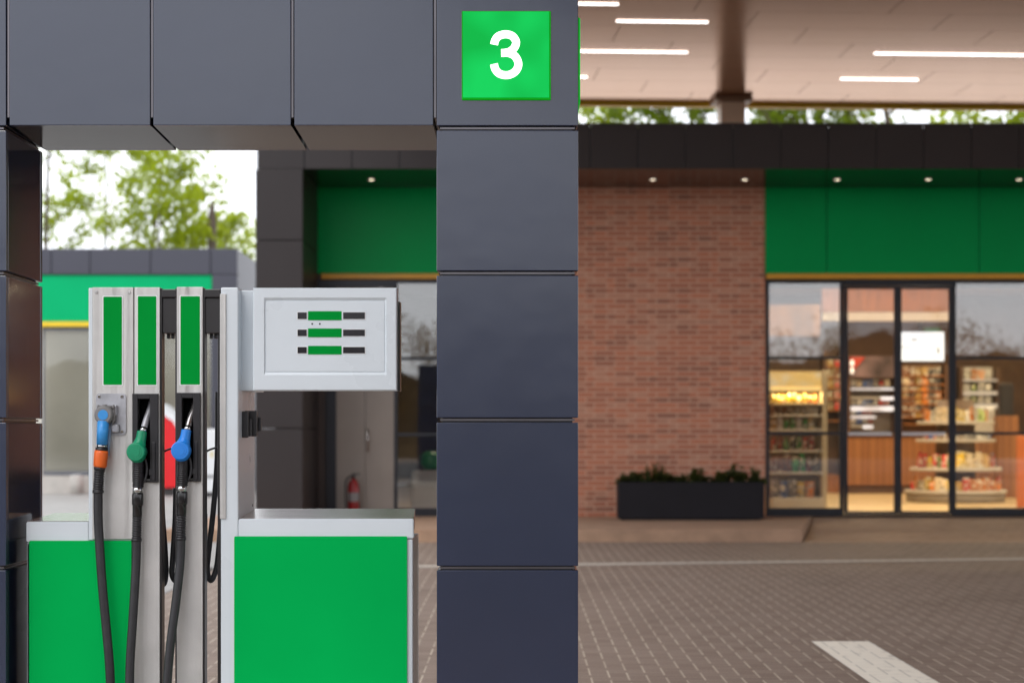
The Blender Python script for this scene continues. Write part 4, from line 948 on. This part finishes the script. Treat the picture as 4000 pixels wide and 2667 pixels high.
for u0, u1 in ((96, 226), (227, 356), (357, 487)):
    f = MB(); AB(u0, u0+4, 752, 1090, AY+.05, AY+.14, f); AB(u1-4, u1, 752, 1090, AY+.05, AY+.14, f); AB(u0+4, u1-4, 752, 757, AY+.05, AY+.14, f); AB(u0+4, u1-4, 1083, 1090, AY+.05, AY+.14, f)
    fo = f.build('window', mat('annex_frame', (.12, .13, .16), .4), ann, L)
    p = AB(u0+3, u1-3, 755, 1086, AY+.09, AY+.10, bev=0.); p.build('pane', gl_annex, fo, L)
# concrete post below the sill, ice chest and red machine
m_ = MB(); yq = 38.4; m_.tube([(X(176, yq), yq, 0), (X(176, yq), yq, Zv(1094, yq)), (X(176, yq), yq, Zv(1090, yq))], [.14, .14, .10], 18); tag(m_.build('bollard', conc_lt), 'short pale concrete bollard below the far building window', 'bollard')
yq = 37.5
rm = thing('vacuum_machine', 'red machine with white sloping top beyond the hose columns', 'machine', (X(385, yq), yq, 0)); L = rm.location
def arch(u0, u1, off, ybk, name, m):
    m_ = MB(); pts = [(u0, 1119), (u1, 1119), (u1, 1002), (412, 990), (398, 966), (372, 948), (350, 939), (u0, 936)]
    pts = [(X(u, yq), yq-off, Zv(v, yq)) for u, v in pts]; m_.poly(pts, ext=(0, ybk, 0)); return m_.build(name, m, rm, L)
arch(322, 424, 0, .9, 'red_body', red)
m_ = MB(); pts = [(322, 938), (350, 941), (372, 950), (398, 968), (412, 992), (424, 1004), (424, 994), (414, 978), (400, 952), (372, 931), (350, 921), (322, 918)]
m_.poly([(X(u, yq), yq-.03, Zv(v, yq)) for u, v in pts], ext=(0, .96, 0)); m_.build('white_top', border, rm, L)
m_ = MB(); m_.box(X(328, yq), X(418, yq), yq+.06, yq+.8, 0, Zv(1120, yq), .01); m_.build('plinth', mat('dark_plinth', (.05, .045, .045), .7), rm, L)
yq = 37.0
wm = thing('air_machine', 'white service machine beyond the gap beside the pump pillar', 'machine', (X(482, yq), yq, 0)); L = wm.location
m_ = MB(); m_.box(X(458, yq), X(512, yq), yq, yq+.6, .09, Zv(985, yq), .03); m_.build('cabinet', border, wm, L)
m_ = MB(); m_.box(X(461, yq), X(509, yq), yq+.03, yq+.55, 0, .088, .01); m_.build('plinth', blk, wm, L)
m_ = MB(); m_.box(X(483, yq), X(490, yq), yq-.006, yq, Zv(1050, yq), Zv(1036, yq), .001); m_.build('sticker', mat('pale_yellow', (.75, .65, .35), .5), wm, L)
m_ = MB(); m_.box(X(470, yq), X(497, yq), yq-.004, yq, Zv(1098, yq), Zv(1090, yq), .001); m_.build('vent', mat('vent_grey', (.3, .3, .3), .5), wm, L)
# red car partly behind the pump head is only mirrored in the soffit
# wooden pole behind the far building
m_ = MB(); yq = 49; m_.tube([(X(487, yq), yq, 0), (X(487, yq), yq, Zv(500, yq)), (X(487.5, yq), yq, Zv(462, yq))], [.14, .12, .03], 10); tag(m_.build('wooden_pole', bark), 'grey brown pole rising behind the far green building', 'pole')
m_ = MB(); yq = 46; m_.box(X(548, yq), X(586, yq), yq, yq+.2, 0, Zv(668, yq)); tag(m_.build('pale_wall', mat('pale_wall', (.55, .55, .5), .7)), 'pale wall between the far building and the shop corner', 'wall')

# ------------------------------------------------------------------ trees
def limb(mb, p, d, ln, r, depth, rnd, tips, up=.25):
    pts, rad = [p.copy()], [r]; n = 5
    for i in range(n):
        d = (d+Vector((rnd.gauss(0, .13), rnd.gauss(0, .13), rnd.gauss(0, .08)+up*.25))).normalized(); p = p+d*ln/n
        pts.append(p.copy()); rad.append(r*(1-.5*(i+1)/n))
        if depth < 2 or i > 1: tips.append((p.copy(), depth))
        if depth > 0 and i >= 1:
            for _ in range(rnd.choice((1, 1, 2))):
                a_ = rnd.uniform(0, 6.28); s_ = Vector((math.cos(a_), math.sin(a_), rnd.uniform(.1, .7))).normalized()
                limb(mb, p.copy(), (d*.4+s_).normalized(), ln*rnd.uniform(.38, .6), rad[-1]*.55, depth-1, rnd, tips, up)
    mb.tube(pts, [max(q, .008) for q in rad], 7)
def tree(name, label, x, y, h, r0, seed, lm, dens, leafsize, spread, group, sides=5, lean=(0, 0), first=.35, cluster=.38, blen=.42):
    rnd = random.Random(seed); t = thing(name, label, 'tree', (x, y, 0), group)
    mb = MB(); tips = []; p = Vector((0, 0, 0)); d = Vector((lean[0], lean[1], 1)).normalized(); pts, rad = [p.copy()], [r0]; n = 12
    for i in range(n):
        d = (d+Vector((rnd.gauss(0, .04), rnd.gauss(0, .04), .05))).normalized(); p = p+d*h/n; pts.append(p.copy()); rad.append(r0*(1-.85*(i+1)/n))
        if (i+1)/n > first:
            for k in range(sides if i < n-1 else 3):
                if rnd.random() < .35: continue
                a_ = rnd.uniform(0, 6.28); s_ = Vector((math.cos(a_), math.sin(a_), rnd.uniform(.25, .9))).normalized()
                limb(mb, p.copy(), s_, h*blen*spread*rnd.uniform(.55, 1.)*(1.15-.7*(i+1)/n), rad[-1]*.5, 1, rnd, tips)
    mb.tube(pts, [max(q, .02) for q in rad], 10); mb.build('trunk', bark, t)
    bm_ = bmesh.new()
    for q_, dp in tips:
        if rnd.random() < .82: leaves(bm_, q_, cluster*rnd.uniform(.6, 1.2), int(dens*rnd.uniform(.3, 1.6)), leafsize, rnd, .8)
    me_ = bpy.data.meshes.new('crown'); bm_.to_mesh(me_); bm_.free(); me_.materials.append(lm)
    c = bpy.data.objects.new('crown', me_); COL.objects.link(c); c.parent = t
    return t
TG = 'trees behind the far green building'
TY = 50.
tree('leafy_tree', 'sparse young tree at the left of the portal opening', X(98, TY), TY, 11.8, .10, 3, leaf_y, 17, .10, .9, TG, 3, first=.38)
tree('leafy_tree', 'thin bare tree with few leaves left of the dense tree', X(243, TY), TY+1, 10.0, .075, 11, leaf_y, 6, .09, .40, TG, 2, first=.5)
tree('leafy_tree', 'tallest dense yellow green tree behind the far green building', X(275, TY), TY+2, 12.6, .10, 21, leaf_y, 6, .105, .78, TG, 3, first=.45, lean=(.06, 0), cluster=.42)
tree('leafy_tree', 'broad low leafy tree in front of the tallest one', X(368, TY), TY-1, 8.3, .09, 44, leaf_y, 9, .105, .95, TG, 3, first=.5, cluster=.42)
tree('leafy_tree', 'lower loose tree fading right toward the shop corner pillar', X(478, TY), TY+3, 7.1, .08, 31, leaf_y, 6, .10, .7, TG, 3, first=.5)
tree('leafy_tree', 'small far tree right against the shop corner pillar', X(556, 58), 58, 7.0, .08, 37, leaf_y, 6, .10, .7, TG, 3, first=.4)
TG2 = 'trees behind the shop roof'
lab = ['leafy tree showing over the roof next to the grey column', 'dark green tree over the roof left of the canopy column', 'green tree over the roof just right of the canopy column', 'light tree over the roof above the left of green fascia', 'airy tree over the roof above the sliding doors', 'yellow green tree over the roof at the right edge', 'green tree over the roof beyond the right edge']
for i, (u, yq, h_, lm, dn) in enumerate(((1370, 47, 12.5, leaf_y, 15), (1540, 46, 12, leaf_d, 14), (1800, 47, 12, leaf_d, 13), (1925, 48, 12, leaf_d, 13), (2080, 46, 12.5, leaf_y, 10), (2330, 45, 12.5, leaf_y, 20), (2500, 46, 12, leaf_d, 14))):
    tree('roof_line_tree', lab[i], X(u, yq), yq, h_, .2, 50+i, lm, dn, .13, .8, TG2, 3, first=.35, cluster=.5)
# woods behind the camera, mirrored in the shop glass
bm_ = bmesh.new(); rnd = random.Random(99)
for i in range(46):
    x_ = -60+i*2.9+rnd.uniform(-1, 1); h_ = rnd.uniform(6.0, 7.6)
    for k in range(22): leaves(bm_, Vector((x_+rnd.uniform(-2, 2), -43.6+rnd.uniform(-1.6, 2), h_*rnd.uniform(.3, .92))), 1.1, 80, .13, rnd)
hb = bmesh.new(); rows_ = []
for i in range(141):
    x_ = -70+i; t_ = 5.4+.7*math.sin(i*.37)+.5*math.sin(i*.93+1)+rnd.uniform(-.25, .25)
    rows_.append([hb.verts.new((x_, -41.5+rnd.uniform(-.3, .3), 0)), hb.verts.new((x_, -43+rnd.uniform(-.5, .5), t_*.6)), hb.verts.new((x_, -44.5+rnd.uniform(-.5, .5), t_)), hb.verts.new((x_, -52, 0))])
for A, B_ in zip(rows_, rows_[1:]):
    for q_ in range(3): hb.faces.new((A[q_], B_[q_], B_[q_+1], A[q_+1]))
mh = bpy.data.meshes.new('hillside'); hb.to_mesh(mh); hb.free(); mh.materials.append(mat('brown_bank', (.085, .055, .025), .95, var=.6, vscale=.5, bump=.8, bscale=3)); ho = bpy.data.objects.new('hillside', mh); COL.objects.link(ho); structure(ho)
me_ = bpy.data.meshes.new('far_woods'); bm_.to_mesh(me_); bm_.free(); me_.materials.append(leaf_b)
fw = bpy.data.objects.new('far_woods', me_); COL.objects.link(fw); tag(fw, 'brownish line of woods behind the camera mirrored in the glass', 'woods', kind='stuff')

# ------------------------------------------------------------------ light
wd = bpy.data.worlds.new('World'); SC.world = wd; wd.use_nodes = True
N, Lk = wd.node_tree.nodes, wd.node_tree.links
sky = N.new('ShaderNodeTexSky'); sky.sky_type = 'NISHITA'; sky.sun_disc = False
SUN_EL, SUN_AZ = 52, 205
sky.sun_elevation = R(SUN_EL); sky.sun_rotation = R(SUN_AZ); sky.air_density = 1.; sky.dust_density = 3.
tc = N.new('ShaderNodeTexCoord'); nz = N.new('ShaderNodeTexNoise'); nz.inputs['Scale'].default_value = 2.2; nz.inputs['Detail'].default_value = 6
mp = N.new('ShaderNodeMapping'); mp.inputs['Scale'].default_value = (1, 1, 2.5); Lk.new(tc.outputs['Generated'], mp.inputs[0]); Lk.new(mp.outputs[0], nz.inputs['Vector'])
cl = N.new('ShaderNodeMix'); cl.data_type = 'RGBA'; cl.inputs[6].default_value = (26., 27.0, 29.5, 1); cl.inputs[7].default_value = (32., 32.5, 33.5, 1)
Lk.new(nz.outputs[0], cl.inputs[0])
mx = N.new('ShaderNodeMix'); mx.data_type = 'RGBA'; mx.inputs[0].default_value = .86
Lk.new(sky.outputs[0], mx.inputs[6]); Lk.new(cl.outputs[2], mx.inputs[7])
bg = N['Background']; bg.inputs[1].default_value = .11; Lk.new(mx.outputs[2], bg.inputs[0])
sl = bpy.data.lights.new('sun', 'SUN'); sl.energy = .8; sl.angle = R(14); sl.color = (1, .95, .88)
so = bpy.data.objects.new('sun', sl); COL.objects.link(so)
az = R(SUN_AZ); dirv = Vector((math.sin(az)*math.cos(R(SUN_EL)), math.cos(az)*math.cos(R(SUN_EL)), math.sin(R(SUN_EL))))
so.rotation_euler = dirv.to_track_quat('Z', 'Y').to_euler()

# ------------------------------------------------------------------ camera
cam = bpy.data.cameras.new('camera'); co = bpy.data.objects.new('camera', cam); COL.objects.link(co)
co.location = (0, 0, CZ); co.rotation_euler = (R(90), 0, 0)
cam.sensor_width = 36; cam.lens = F/4000*36
cam.shift_x = -(VPX-2000)/4000; cam.shift_y = (HY-1333.5)/4000
cam.clip_start = .05; cam.clip_end = 2000
cam.dof.use_dof = True; cam.dof.focus_distance = 6.55; cam.dof.aperture_fstop = 2.8; cam.dof.aperture_blades = 9
SC.camera = co
SC.view_settings.view_transform = 'Standard'; SC.view_settings.look = 'None'; SC.view_settings.exposure = -.6; SC.view_settings.gamma = 1
SC.render.engine = 'CYCLES'
cy = SC.cycles; cy.use_denoising = True; cy.max_bounces = 8; cy.transparent_max_bounces = 12; cy.sample_clamp_indirect = 6
try: cy.denoiser = 'OPENIMAGEDENOISE'
except Exception: pass
